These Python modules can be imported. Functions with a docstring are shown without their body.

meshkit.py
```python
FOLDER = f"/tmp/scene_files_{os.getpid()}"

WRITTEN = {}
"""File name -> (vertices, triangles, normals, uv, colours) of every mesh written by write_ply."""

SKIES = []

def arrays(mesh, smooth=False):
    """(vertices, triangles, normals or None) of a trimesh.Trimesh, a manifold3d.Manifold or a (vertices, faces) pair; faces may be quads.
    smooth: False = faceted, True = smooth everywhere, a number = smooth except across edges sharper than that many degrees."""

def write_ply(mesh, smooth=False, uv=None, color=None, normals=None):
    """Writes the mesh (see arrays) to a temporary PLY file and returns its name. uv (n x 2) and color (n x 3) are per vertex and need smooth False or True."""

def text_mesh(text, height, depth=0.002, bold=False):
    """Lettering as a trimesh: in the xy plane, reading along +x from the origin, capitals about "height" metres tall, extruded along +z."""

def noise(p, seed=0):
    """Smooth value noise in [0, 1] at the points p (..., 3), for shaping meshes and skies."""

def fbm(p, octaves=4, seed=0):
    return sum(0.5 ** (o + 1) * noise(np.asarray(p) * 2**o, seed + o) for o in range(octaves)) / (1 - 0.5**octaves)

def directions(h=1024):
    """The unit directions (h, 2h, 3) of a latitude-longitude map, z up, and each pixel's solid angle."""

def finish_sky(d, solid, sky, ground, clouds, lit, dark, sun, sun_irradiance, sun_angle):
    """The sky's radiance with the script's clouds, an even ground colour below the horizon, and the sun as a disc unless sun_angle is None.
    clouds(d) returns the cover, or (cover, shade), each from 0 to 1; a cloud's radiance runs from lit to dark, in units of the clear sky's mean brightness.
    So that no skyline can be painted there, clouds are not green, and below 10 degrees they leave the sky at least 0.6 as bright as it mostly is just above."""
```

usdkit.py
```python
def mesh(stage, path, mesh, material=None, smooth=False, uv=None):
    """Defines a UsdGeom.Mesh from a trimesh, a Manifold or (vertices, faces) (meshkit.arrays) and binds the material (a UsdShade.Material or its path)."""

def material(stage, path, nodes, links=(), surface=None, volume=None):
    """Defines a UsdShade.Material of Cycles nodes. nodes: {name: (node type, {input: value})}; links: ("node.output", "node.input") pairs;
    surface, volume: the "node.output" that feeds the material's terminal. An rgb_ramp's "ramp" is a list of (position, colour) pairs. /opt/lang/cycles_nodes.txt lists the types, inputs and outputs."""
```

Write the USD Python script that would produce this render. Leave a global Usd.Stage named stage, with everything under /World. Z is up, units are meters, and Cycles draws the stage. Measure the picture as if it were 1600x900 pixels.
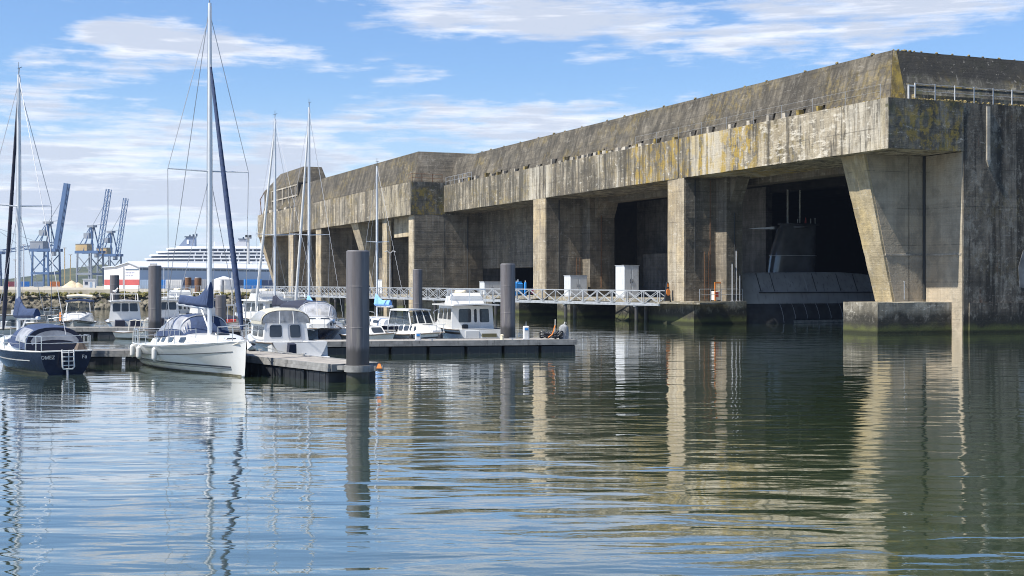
import math, random
import numpy as np
import trimesh, manifold3d as m3
from pxr import Usd, UsdGeom, UsdLux, UsdShade, Gf, Sdf
import usdkit, meshkit

stage = Usd.Stage.CreateInMemory()
UsdGeom.SetStageUpAxis(stage, 'Z'); UsdGeom.SetStageMetersPerUnit(stage, 1.0)
world = UsdGeom.Xform.Define(stage, '/World'); stage.SetDefaultPrim(world.GetPrim())
UsdGeom.Scope.Define(stage, '/World/Looks')
RNG = random.Random(7)
PI = math.pi
rad = math.radians

# ---------------------------------------------------------------- camera
EYE = 3.4            # metres above the water
FPX = 2100.0         # focal length in pixels of the 1600 wide photograph
HOR = 444.0          # row of the horizon
cam = UsdGeom.Camera.Define(stage, '/World/camera')
cam.CreateHorizontalApertureAttr(36.0); cam.CreateVerticalApertureAttr(20.25)
cam.CreateFocalLengthAttr(36.0 * FPX / 1600)
cam.CreateVerticalApertureOffsetAttr(-(450 - HOR) / 1600 * 36.0)
cam.CreateClippingRangeAttr(Gf.Vec2f(0.1, 30000))
cam.AddTranslateOp().Set(Gf.Vec3d(0, 0, EYE)); cam.AddRotateXOp().Set(90.0)
cam.CreateExposureAttr(0.95)

# ---------------------------------------------------------------- sun and sky
FAC = rad(22.74)                                     # the bunker's long side runs this far left of the view
VD = np.array([math.cos(FAC), math.sin(FAC)])        # into the bunker
UD = np.array([-math.sin(FAC), math.cos(FAC)])       # along its waterfront, away from the camera
SUN_EL = rad(56)
sh = -VD * math.cos(rad(4.5)) - UD * math.sin(rad(4.5))
SUN = np.array([sh[0] * math.cos(SUN_EL), sh[1] * math.cos(SUN_EL), math.sin(SUN_EL)])
sun = UsdLux.DistantLight.Define(stage, '/World/sun')
sun.CreateIntensityAttr(1.25); sun.CreateAngleAttr(0.5); sun.CreateColorAttr(Gf.Vec3f(1, 0.95, 0.87)); sun.CreateNormalizeAttr(True)
z = SUN / np.linalg.norm(SUN); x = np.cross([0, 0, 1.0], z); x /= np.linalg.norm(x); y = np.cross(z, x)
sun.AddTransformOp().Set(Gf.Matrix4d(*x, 0, *y, 0, *z, 0, 0, 0, 0, 1))


class G:
    """A Cycles node graph: g('noise_texture', scale=3, vector=other['vector']) returns a node whose outputs are read by name."""
    def __init__(self): self.nodes, self.links = {}, []
    def __call__(self, kind, **inp):
        name = f'n{len(self.nodes)}'
        vals = {}
        for k, v in inp.items():
            if isinstance(v, Out): self.links.append((f'{v.n}.{v.o}', f'{name}.{k}'))
            else: vals[k] = v
        self.nodes[name] = (kind, vals)
        return Node(name)
    def math(self, op, a, b=0.5, c=0.0, clamp=False): return self('math', math_type=op, value1=a, value2=b, value3=c, use_clamp=clamp)['value']
    def mix(self, fac, a, b, how='mix'): return self('mix', mix_type=how, fac=fac, color1=a, color2=b)['color']
    def ramp(self, fac, stops): return self('rgb_ramp', fac=fac, ramp=[(p, (c, c, c) if np.ndim(c) == 0 else c) for p, c in stops])['color']
    def noise(self, vec, scale, detail=4, rough=0.55, dist=0.0): return self('noise_texture', vector=vec, scale=scale, detail=detail, roughness=rough, distortion=dist)['fac']
    def map(self, vec, scale=(1, 1, 1), loc=(0, 0, 0), rot=(0, 0, 0)): return self('mapping', mapping_type='point', vector=vec, scale=scale, location=loc, rotation=rot)['vector']
    def lin(self, v, a, b, c=0.0, d=1.0): return self('map_range', range_type='smoothstep', value=v, from_min=a, from_max=b, to_min=c, to_max=d, clamp=True)['result']
    def obj(self): return self('texture_coordinate')['object']
    def make(self, name, surface=None, volume=None):
        return usdkit.material(stage, '/World/Looks/' + name, self.nodes, self.links, surface=f'{surface.n}.{surface.o}' if surface else None, volume=f'{volume.n}.{volume.o}' if volume else None)
class Out:
    def __init__(self, n, o): self.n, self.o = n, o
class Node:
    def __init__(self, n): self.n = n
    def __getitem__(self, o): return Out(self.n, o)

dome = UsdLux.DomeLight.Define(stage, '/World/sky')
dome.GetPrim().SetCustomDataByKey('label', 'blue sky with white streaky clouds'); dome.GetPrim().SetCustomDataByKey('kind', 'structure')
def sky():
    g = G()
    d = g('texture_coordinate')['generated']
    s = g('separate_xyz', vector=d)
    el = g.math('arcsine', s['z']); az = g.math('arctan2', s['x'], s['y'])
    sk = g('sky_texture', sky_type='single_scattering', sun_disc=False, sun_elevation=float(SUN_EL), sun_rotation=float(math.atan2(SUN[0], SUN[1])), altitude=0.0, air_density=1.0, aerosol_density=0.6, ozone_density=2.0)['color']
    # a deck of cloud seen in perspective
    den = g.math('add', g.math('maximum', s['z'], 0.0), 0.06)
    px_ = g.math('divide', s['x'], den); py_ = g.math('divide', s['y'], den)
    pv = g('combine_xyz', x=px_, y=py_, z=0.0)['vector']
    av = g('combine_xyz', x=az, y=g.math('multiply', el, 2.6), z=0.0)['vector']
    n1 = g.noise(g.map(av, scale=(9, 9, 1), loc=(3.1, 1.7, 0)), 1.0, 6, 0.56, 0.15)
    n2 = g.noise(g.map(pv, scale=(0.75, 0.6, 1), loc=(7.3, 2.2, 0)), 1.0, 5, 0.58)
    n3 = g.noise(g.map(av, scale=(22, 60, 1), loc=(1.3, 8.1, 0)), 1.0, 6, 0.6)
    base = g.math('add', g.math('multiply', n1, 0.52), g.math('add', g.math('multiply', n2, 0.2), g.math('multiply', n3, 0.28)))
    # where the photograph's cloud banks stand: (column, row, half width, half height, weight)
    banks = [(1150, 4, 460, 40, .26), (860, 30, 160, 34, .17), (1230, 62, 150, 20, .18), (1560, 25, 200, 34, .2), (980, 55, 120, 18, .1),
             (300, 262, 360, 62, .25), (250, 335, 420, 50, .10), (90, 215, 180, 40, .12), (90, 115, 140, 36, .27), (205, 62, 70, 18, .27), (400, 84, 105, 20, .26), (330, 66, 40, 14, .14), (420, 200, 150, 10, .1),
             (790, 205, 160, 24, .2), (1000, 165, 190, 26, .17), (690, 115, 55, 12, .19), (685, 172, 36, 9, .16), (915, 100, 32, 8, .18), (240, 320, 330, 30, .12), (540, 240, 100, 16, .12), (30, 330, 160, 30, .1)]
    base = g.math('add', g.math('multiply', g.math('subtract', base, 0.5), 1.9), 0.5)
    tot = None
    for cx, cy, w, h, k in banks:
        a0, e0 = math.atan((cx - 800) / FPX), math.atan((HOR - cy) / FPX)
        A = g.math('multiply', g.math('subtract', az, a0), FPX / w); E = g.math('multiply', g.math('subtract', el, e0), FPX / h)
        r2 = g.math('add', g.math('multiply', A, A), g.math('multiply', E, E))
        b = g.math('multiply', g.math('exponent', g.math('multiply', r2, -0.7)), k)
        tot = b if tot is None else g.math('add', tot, b)
    dens = g.math('add', base, tot)
    cover = g.lin(dens, 0.58, 0.84)
    thick = g.lin(g.math('add', dens, g.math('multiply', g.math('subtract', g.noise(g.map(av, scale=(9, 48, 1), loc=(4, 4, 0)), 1.0, 6, 0.62), 0.5), 1.1)), 0.60, 0.86)
    # lit tops, greyer bases (thicker cloud is greyer)
    ccol = g.mix(thick, (7.5, 7.6, 8.0), (4.7, 5.15, 6.1))
    hz = g.lin(el, 0.0, 0.16, 1.0, 0.0)
    skc = g.mix(g.math('multiply', hz, 0.62), g.mix(1.0, sk, (0.76, 0.93, 1.17), 'multiply'), (5.8, 6.6, 7.7))
    col = g.mix(g.math('multiply', cover, 0.92), skc, ccol)
    bg = g('background_shader', color=col, strength=0.074)
    return g.make('sky', surface=bg['background'])
UsdShade.MaterialBindingAPI.Apply(dome.GetPrim()).Bind(sky())

# ---------------------------------------------------------------- helpers: meshes are (vertices, triangles)
used = {}
def numbered(parent, name):
    k = (parent, name); used[k] = used.get(k, -1) + 1
    return name if used[k] == 0 else f'{name}_{used[k]:03d}'
def tag(p, label=None, cat=None, group=None, kind=None):
    for k, v in (('label', label), ('category', cat), ('group', group), ('kind', kind)):
        if v: p.SetCustomDataByKey(k, v)
    return p
def thing(name, label, cat=None, loc=(0, 0, 0), rot=0.0, group=None, kind=None):
    """An Xform at the thing's base; rot is about z in degrees."""
    x = UsdGeom.Xform.Define(stage, '/World/' + numbered('/World', name))
    x.AddTranslateOp().Set(Gf.Vec3d(*map(float, loc)))
    if rot: x.AddRotateZOp().Set(float(rot))
    return tag(x.GetPrim(), label, cat, group, kind)
def part(parent, name, mesh, mat, smooth=False, label=None, kind=None):
    base = str(parent.GetPath()) if parent is not None else '/World'
    p = usdkit.mesh(stage, f'{base}/{numbered(base, name)}', mesh, mat, smooth).GetPrim()
    return tag(p, label, None, None, kind)
def copy(src, loc, rot=0.0, label=None):
    was = src.GetCustomData()
    x = UsdGeom.Xform.Define(stage, '/World/' + numbered('/World', src.GetName().rstrip('0123456789').rstrip('_')))
    x.GetPrim().GetReferences().AddInternalReference(src.GetPath())
    x.ClearXformOpOrder()
    ops = [o.GetOpName() for o in x.GetOrderedXformOps()]
    t = x.GetPrim().GetAttribute('xformOp:translate'); t = t if t else x.AddTranslateOp().GetAttr()
    t.Set(Gf.Vec3d(*map(float, loc)))
    r = x.GetPrim().GetAttribute('xformOp:rotateZ')
    order = ['xformOp:translate']
    if not r: r = x.GetPrim().CreateAttribute('xformOp:rotateZ', Sdf.ValueTypeNames.Float)
    r.Set(float(rot)); order.append('xformOp:rotateZ')
    x.GetXformOpOrderAttr().Set(order)
    x.GetPrim().SetInstanceable(True)
    return tag(x.GetPrim(), label or was.get('label'), was.get('category'), was.get('group'), was.get('kind'))

def cat(*ms):
    vs, fs, n = [], [], 0
    for v, f in ms:
        v, f = np.asarray(v, float), np.asarray(f, int)
        if f.shape[1] == 4: f = np.vstack([f[:, [0, 1, 2]], f[:, [0, 2, 3]]])
        vs.append(v); fs.append(f + n); n += len(v)
    return np.vstack(vs), np.vstack(fs)
BF = np.array([[0, 3, 2, 1], [4, 5, 6, 7], [0, 1, 5, 4], [1, 2, 6, 5], [2, 3, 7, 6], [3, 0, 4, 7]])
def box(x0, x1, y0, y1, z0, z1):
    return np.array([[x0, y0, z0], [x1, y0, z0], [x1, y1, z0], [x0, y1, z0], [x0, y0, z1], [x1, y0, z1], [x1, y1, z1], [x0, y1, z1]], float), BF
def hull(pts):
    m = m3.Manifold.hull_points(np.asarray(pts, np.float64)).to_mesh()
    return np.array(m.vert_properties[:, :3], float), np.array(m.tri_verts, int)
def rbox(x0, x1, y0, y1, z0, z1, r=0.03):
    """A box with chamfered edges."""
    p = []
    for sx in (0, 1):
        for sy in (0, 1):
            for sz in (0, 1):
                c = np.array([(x0, x1)[sx], (y0, y1)[sy], (z0, z1)[sz]], float)
                s = np.array([1 - 2 * sx, 1 - 2 * sy, 1 - 2 * sz])
                for k in range(3):
                    o = np.array([r, r, r]) * s; o[k] = 0; p.append(c + o)
    return hull(p)
def prism(poly, a0, a1, plane='xz'):
    """Convex or star-shaped outline extruded along the third axis."""
    n = len(poly); P = np.array(poly, float)
    def lift(a):
        q = np.full(n, float(a))
        return {'xz': np.c_[P[:, 0], q, P[:, 1]], 'yz': np.c_[q, P[:, 0], P[:, 1]], 'xy': np.c_[P[:, 0], P[:, 1], q]}[plane]
    import shapely
    v = np.vstack([lift(a0), lift(a1)])
    tri = trimesh.creation.triangulate_polygon(shapely.Polygon(P), engine='earcut')
    tv, tf = tri
    key = {tuple(np.round(p, 6)): i for i, p in enumerate(P)}
    ix = np.array([key[tuple(np.round(p, 6))] for p in tv])
    tf = ix[tf]
    f = [*(tf[:, ::-1]), *(tf + n)]
    for i in range(n):
        j = (i + 1) % n; f += [[i, j, j + n], [i, j + n, i + n]]
    m = trimesh.Trimesh(v, np.array(f), process=False); 
    if m.volume < 0: m.invert()
    return np.array(m.vertices), np.array(m.faces)
def tube(pts, r, sides=6, caps=True):
    p = np.asarray(pts, float); n = len(p)
    t = np.gradient(p, axis=0); t /= np.linalg.norm(t, axis=1, keepdims=True) + 1e-12
    ref = np.where(np.abs(t[:, 2:]) < 0.95, [0, 0, 1.0], [1.0, 0, 0]) if np.all(np.abs(t[:, 2]) < 0.95) else np.tile([1.0, 0.013, 0], (n, 1)) if np.all(np.abs(t[:, 0]) < 0.95) else np.tile([0, 1.0, 0.013], (n, 1))
    a = np.cross(t, ref); a /= np.linalg.norm(a, axis=1, keepdims=True) + 1e-12
    b = np.cross(t, a); ang = np.arange(sides) * 2 * PI / sides
    R = np.broadcast_to(np.asarray(r, float), (n,))[:, None, None]
    v = (p[:, None] + R * (np.cos(ang)[None, :, None] * a[:, None] + np.sin(ang)[None, :, None] * b[:, None])).reshape(-1, 3)
    f = []
    for i in range(n - 1):
        for j in range(sides):
            k = (j + 1) % sides
            f += [[i * sides + j, i * sides + k, (i + 1) * sides + k], [i * sides + j, (i + 1) * sides + k, (i + 1) * sides + j]]
    if caps:
        for j in range(1, sides - 1): f += [[0, j + 1, j], [(n - 1) * sides, (n - 1) * sides + j, (n - 1) * sides + j + 1]]
    v, f = v, np.array(f)
    return v, f[:, ::-1]
def cyl(x, y, z0, z1, r, sides=20, r2=None):
    return tube([[x, y, z0], [x, y, z1]], [r, r2 if r2 is not None else r], sides)
def bar(a, b, w, h=None):
    """A rectangular bar from a to b."""
    a, b = np.asarray(a, float), np.asarray(b, float); h = h or w
    t = b - a; t /= np.linalg.norm(t)
    s = np.cross(t, [0, 0, 1.0]) if abs(t[2]) < 0.99 else np.array([1.0, 0, 0]); s /= np.linalg.norm(s); q = np.cross(s, t)
    c = [(-1, -1), (1, -1), (1, 1), (-1, 1)]
    v = [a + s * w / 2 * i + q * h / 2 * j for i, j in c] + [b + s * w / 2 * i + q * h / 2 * j for i, j in c]
    return np.array(v), BF[:, ::-1]
def loft(rings, close=True, cap0=True, cap1=True):
    """Skin over rings of equal length; close joins the last point of a ring to its first."""
    R = np.asarray(rings, float); n, m = R.shape[:2]; v = R.reshape(-1, 3); f = []
    for i in range(n - 1):
        for j in range(m if close else m - 1):
            k = (j + 1) % m
            f += [[i * m + j, i * m + k, (i + 1) * m + k], [i * m + j, (i + 1) * m + k, (i + 1) * m + j]]
    for on, i, rev in ((cap0, 0, True), (cap1, n - 1, False)):
        if on:
            c = len(v); v = np.vstack([v, R[i].mean(0)])
            for j in range(m if close else m - 1):
                k = (j + 1) % m; t = [i * m + j, i * m + k, c]; f.append(t[::-1] if rev else t)
    return v, np.array(f)
def grid_box(x0, x1, y0, y1, z0, z1, res, amp, seed=0, freq=0.7):
    """A box of small faces, its surface roughened by noise: worn concrete edges."""
    def n(a, b): return max(1, int(round((b - a) / res)))
    nx, ny, nz = n(x0, x1), n(y0, y1), n(z0, z1)
    X, Y, Z = np.linspace(x0, x1, nx + 1), np.linspace(y0, y1, ny + 1), np.linspace(z0, z1, nz + 1)
    out = []
    for ax, lo, hi in ((0, x0, x1), (1, y0, y1), (2, z0, z1)):
        A, B = [(Y, Z), (X, Z), (X, Y)][ax]
        if ax == 1: pass
        for val, flip in ((lo, True), (hi, False)):
            a, b = np.meshgrid(A, B, indexing='ij'); c = np.full(a.size, val)
            v = {0: np.c_[c, a.ravel(), b.ravel()], 1: np.c_[a.ravel(), c, b.ravel()], 2: np.c_[a.ravel(), b.ravel(), c]}[ax]
            i, j = np.meshgrid(np.arange(len(A) - 1), np.arange(len(B) - 1), indexing='ij'); i, j = i.ravel(), j.ravel(); w = len(B)
            q = np.c_[i * w + j, (i + 1) * w + j, (i + 1) * w + j + 1, i * w + j + 1]
            if flip != (ax == 1): q = q[:, ::-1]
            out.append((v, q))
    v, f = cat(*out)
    v, inv = np.unique(np.round(v, 5), axis=0, return_inverse=True); f = inv.reshape(-1)[f]
    s = v * freq + seed * 17.3
    d = np.stack([meshkit.fbm(s + k * 31.7, 3, seed) - 0.5 for k in range(3)], 1) * 2 * amp
    return v + d, f
def xf(m, loc=(0, 0, 0), rot=0.0, scale=1.0):
    v = np.asarray(m[0], float) * scale; c, s = math.cos(rad(rot)), math.sin(rad(rot))
    return np.c_[v[:, 0] * c - v[:, 1] * s, v[:, 0] * s + v[:, 1] * c, v[:, 2]] + np.asarray(loc, float), m[1]
def rough(m, res, amp, seed=0, freq=1.2):
    v, f = cat(m); t = trimesh.Trimesh(v, f, process=True); v, f = trimesh.remesh.subdivide_to_size(t.vertices, t.faces, res, max_iter=12)
    t = trimesh.Trimesh(v, f, process=True); v = np.array(t.vertices); s = np.round(v, 4) * freq + seed * 9.1
    return v + np.stack([meshkit.fbm(s + k * 31.7, 3, seed) - 0.5 for k in range(3)], 1) * 2 * amp, np.array(t.faces)
def tm(m): 
    t = trimesh.Trimesh(*cat(m), process=True); return t
def ground(px, d): return np.array([(px - 800) / FPX * d, d])     # the point on the water d metres off in that column
def rowz(py, d): return EYE + (HOR - py) / FPX * d                  # the height seen in that row at that distance

# ---------------------------------------------------------------- materials
def plain(name, color, rough=0.5, metal=0.0, spec=0.5, var=0.12, scale=3.0, bump=0.0, bscale=20.0, coat=0.0, dirt=None):
    """One colour with slight unevenness; dirt = (colour, amount) streaks it."""
    g = G(); o = g.obj()
    c = np.array(color, float)
    n = g.noise(g.map(o, scale=(1, 1, 1)), scale, 4)
    col = g.ramp(n, [(0.3, tuple(c * (1 - var))), (0.7, tuple(np.minimum(c * (1 + var), 1)))])
    if dirt:
        s = g.noise(g.map(o, scale=(2.2, 2.2, 0.25)), 2.0, 5, 0.62)
        col = g.mix(g.lin(s, 0.52, 0.72, 0, dirt[1]), col, dirt[0])
    inp = dict(base_color=col, roughness=g.lin(n, 0.2, 0.8, max(rough - 0.08, 0.02), min(rough + 0.08, 1)), metallic=metal, specular_ior_level=spec, coat_weight=coat)
    if bump:
        b = g.noise(o, bscale, 4)
        inp['normal'] = g('bump', height=b, strength=0.6, distance=bump)['normal']
    p = g('principled_bsdf', **inp)
    return g.make(name, p['BSDF'])

def concrete(name, light, dark, warm=None, grime=0.5, streak=0.5, lichen=0.0, white=0.0, board=0.5, seed=0, joints=True, tide=False, green=0.0, roofband=None, rust=0.0, lich_off=0.0, zones=()):
    """Board-marked, rain-streaked, lichened concrete. Object axes: x into the bunker, y along it, z up."""
    g = G(); o = g('mapping', mapping_type='point', vector=g.obj(), location=(seed * 3.7, seed * 5.1, 0))['vector']
    s = g('separate_xyz', vector=o)
    big = g.noise(o, 0.16, 5, 0.62)
    mid = g.noise(g.map(o, scale=(1, 1, .8)), 0.9, 6, 0.65)
    fine = g.noise(o, 6.0, 5, 0.7)
    col = g.ramp(big, [(0.32, dark), (0.62, light)])
    if warm is not None: col = g.mix(g.lin(g.noise(o, 0.33, 4), 0.42, 0.62, 0, 0.75), col, warm)
    col = g.mix(g.lin(mid, 0.44, 0.60, 0, 0.6), col, tuple(np.array(dark) * 0.75))
    # bands left by single pours and boards
    lifts = g.noise(g.map(o, scale=(0.03, 0.03, 1.1)), 1.0, 3, 0.7)
    col = g.mix(g.lin(lifts, 0.40, 0.66, 0.0, 0.30 * board), col, tuple(np.array(dark) * 0.8))
    lines = g.noise(g.map(o, scale=(0.05, 0.05, 7.0)), 1.0, 2, 0.8)
    col = g.mix(g.lin(lines, 0.5, 0.62, 0.0, 0.5 * board), col, tuple(np.array(dark) * 0.6))
    # rain streaks, broad and narrow
    st = g.noise(g.map(o, scale=(0.75, 0.75, 0.05)), 1.0, 5, 0.68)
    col = g.mix(g.lin(st, 0.47, 0.60, 0.0, streak), col, tuple(np.array(dark) * 0.42))
    st2 = g.noise(g.map(o, scale=(3.2, 3.2, 0.09), loc=(4, 9, 1)), 1.0, 4, 0.7)
    col = g.mix(g.lin(st2, 0.51, 0.62, 0.0, streak * 0.85), col, tuple(np.array(dark) * 0.45))
    st3 = g.noise(g.map(o, scale=(2.4, 2.4, 0.11), loc=(14, 3, 5)), 1.0, 5, 0.72)
    if white: 
        col = g.mix(g.lin(st3, 0.56, 0.63, 0.0, min(white, 1) * 0.6), col, (0.50, 0.47, 0.40))
        sp = g.noise(g.map(o, scale=(1.3, 1.3, 3.2), loc=(2, 5, 7)), 1.0, 6, 0.78)
        col = g.mix(g.lin(sp, 0.58, 0.62, 0.0, min(white, 1) * 0.85), col, (0.58, 0.55, 0.48))
    gr = g.noise(g.map(o, scale=(0.5, 0.5, 0.35), loc=(11, 3, 2)), 1.0, 6, 0.7)
    col = g.mix(g.lin(gr, 0.47, 0.60, 0.0, grime), col, (0.028, 0.027, 0.022))
    if lichen:
        m1 = g.noise(g.map(o, scale=(0.18, 0.18, 0.4), loc=(5, 1, 3)), 1.0, 3, 0.5)
        m2 = g.noise(g.map(o, scale=(2.2, 2.2, 1.4)), 1.0, 6, 0.75)
        m = g.math('multiply', g.lin(m1, 0.46 - lich_off, 0.62 - lich_off), g.lin(m2, 0.45, 0.60))
        col = g.mix(g.math('multiply', m, lichen), col, (0.27, 0.195, 0.04))
    if green:
        m2 = g.noise(g.map(o, scale=(0.9, 0.9, 1.0), loc=(8, 8, 1)), 1.0, 6, 0.7)
        col = g.mix(g.lin(m2, 0.52, 0.66, 0, green), col, (0.075, 0.085, 0.022))
    if roofband:
        # spotted black growth above this height, pale and mossy below
        z0, z1 = roofband
        w = g.lin(g.math('add', s['z'], g.math('multiply', mid, 0.5)), z0, z1)
        blk = g.mix(g.lin(g.noise(o, 2.6, 6, 0.8), 0.60, 0.66, 0, 0.8), (0.03, 0.029, 0.027), (0.34, 0.32, 0.28))
        col = g.mix(g.math('multiply', w, 0.85), col, blk)
    for (a, b, c, amt, thr, zs) in zones:
        # stains that belong to one stretch of the wall (distance along it), broken up by noise
        yy = s['y']; w = g.math('multiply', g.lin(yy, a - 1.5, a + 1.5), g.lin(yy, b - 2, b + 2, 1.0, 0.0))
        nz = g.noise(g.map(o, scale=(1.1, 1.1, zs), loc=(a, 3, b)), 1.0, 6, 0.72)
        col = g.mix(g.math('multiply', g.lin(nz, thr - 0.05, thr + 0.05), g.math('multiply', w, amt)), col, c)
    h = g.math('add', g.math('multiply', fine, 0.35), g.math('add', g.math('multiply', lines, 0.35 * board), g.math('multiply', mid, 0.6)))
    if joints:
        fz = g.math('fraction', g.math('divide', g.math('add', s['z'], 0.35), 2.6)); d = g.math('absolute', g.math('subtract', fz, 0.5))
        wob = g.math('multiply', g.math('subtract', fine, 0.5), 0.03)
        jl = g.lin(g.math('add', d, wob), 0.005, 0.02, 0.65, 0.0)
        col = g.mix(g.math('multiply', jl, g.lin(mid, 0.4, 0.6)), col, tuple(np.array(dark) * 0.4))
        fy = g.math('fraction', g.math('divide', g.math('add', s['y'], s['x']), 3.1)); d2 = g.math('absolute', g.math('subtract', fy, 0.5))
        col = g.mix(g.lin(g.math('add', d2, wob), 0.004, 0.012, 0.16, 0.0), col, tuple(np.array(dark) * 0.4))
    if rust:
        rs = g.noise(g.map(o, scale=(1.6, 1.6, 0.2), loc=(21, 2, 3)), 1.0, 4, 0.6)
        col = g.mix(g.lin(rs, 0.64, 0.70, 0, rust), col, (0.16, 0.055, 0.02))
    rough = 0.9
    if tide:
        w = g.math('add', s['z'], g.math('multiply', g.math('subtract', mid, 0.5), 1.1))
        col = g.mix(g.lin(w, 1.1, 1.8, 0.93, 0.0), col, (0.026, 0.025, 0.020))
        pat = g.lin(g.noise(g.map(o, scale=(1.5, 1.5, 1.0), loc=(3, 3, 9)), 1.0, 6, 0.8), 0.50, 0.64)
        col = g.mix(g.math('multiply', pat, g.lin(w, 0.7, 1.1, 0.0, 0.5)), col, (0.30, 0.28, 0.235))
        col = g.mix(g.lin(w, 0.25, 0.8, 0.88, 0.0), col, (0.085, 0.095, 0.030))
        col = g.mix(g.lin(s['z'], 0.10, 0.36, 0.9, 0.0), col, (0.02, 0.022, 0.013))
    p = g('principled_bsdf', base_color=col, roughness=rough, specular_ior_level=0.25, normal=g('bump', height=h, strength=0.8, distance=0.11)['normal'])
    return g.make(name, p['BSDF'])

C_CORNICE = concrete('weathered_concrete', (0.40, 0.355, 0.275), (0.15, 0.132, 0.10), warm=(0.33, 0.275, 0.19), grime=0.5, streak=0.55, lichen=0.4, white=0.8, seed=1, zones=((5.5, 10, (.48, .44, .36), .6, .49, .2), (9.5, 25, (.50, .46, .38), .8, .545, 3.6), (9, 26, (.30, .255, .18), .6, .5, .5), (6, 26, (.05, .046, .038), .85, .55, .09), (0.5, 5, (.33, .25, .08), .6, .52, .1), (0.5, 4, (.55, .52, .45), .7, .55, .08), (21, 42, (.29, .20, .04), .85, .515, .8), (26, 31, (.45, .41, .33), .7, .48, .08), (30, 64, (.055, .05, .042), .8, .52, .07), (60, 66, (.42, .39, .32), .7, .5, .08), (66, 92, (.06, .056, .045), .8, .50, .07), (90, 178, (.07, .064, .052), .8, .52, .07), (94, 110, (.34, .3, .22), .6, .5, .3)))
C_ROOF = concrete('roof_concrete', (0.145, 0.128, 0.10), (0.07, 0.063, 0.051), warm=(0.125, 0.108, 0.08), grime=0.35, streak=0.6, lichen=0.25, white=0.15, board=0.8, seed=2)
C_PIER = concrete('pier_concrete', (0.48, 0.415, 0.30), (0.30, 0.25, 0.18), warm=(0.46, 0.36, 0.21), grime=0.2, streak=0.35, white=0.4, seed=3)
C_BUTT = concrete('yellowed_concrete', (0.50, 0.42, 0.28), (0.38, 0.31, 0.19), warm=(0.50, 0.385, 0.19), grime=0.22, streak=0.25, white=0.35, board=0.35, seed=15)
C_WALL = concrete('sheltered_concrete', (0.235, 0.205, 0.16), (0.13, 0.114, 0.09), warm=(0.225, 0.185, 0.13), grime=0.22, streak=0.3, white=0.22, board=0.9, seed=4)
C_NICHE = concrete('tan_sheltered_concrete', (0.40, 0.35, 0.27), (0.31, 0.27, 0.205), warm=(0.41, 0.335, 0.235), grime=0.06, streak=0.12, white=0.1, board=0.45, seed=14)
C_END = concrete('black_streaked_concrete', (0.185, 0.16, 0.125), (0.078, 0.069, 0.056), grime=0.35, streak=0.95, white=0.22, lichen=0.12, board=0.3, seed=5, tide=True, rust=0.35)
C_ENDUP = concrete('lichened_concrete', (0.20, 0.185, 0.15), (0.085, 0.08, 0.066), grime=0.6, streak=0.5, lichen=0.75, white=0.5, green=0.3, seed=6)
C_ROOFEND = concrete('black_roof_concrete', (0.17, 0.16, 0.13), (0.085, 0.08, 0.065), grime=0.5, streak=0.4, lichen=0.4, white=0.35, green=0.45, seed=7, roofband=(17.6, 18.2))
C_FOOT = concrete('tidal_concrete', (0.36, 0.325, 0.255), (0.17, 0.155, 0.12), grime=0.5, streak=0.3, white=0.75, lichen=0.3, board=0.4, seed=8, joints=False, tide=True)
C_IN = concrete('sooty_concrete', (0.032, 0.031, 0.029), (0.016, 0.0155, 0.015), grime=0.5, streak=0.4, board=0.6, seed=9)
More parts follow.
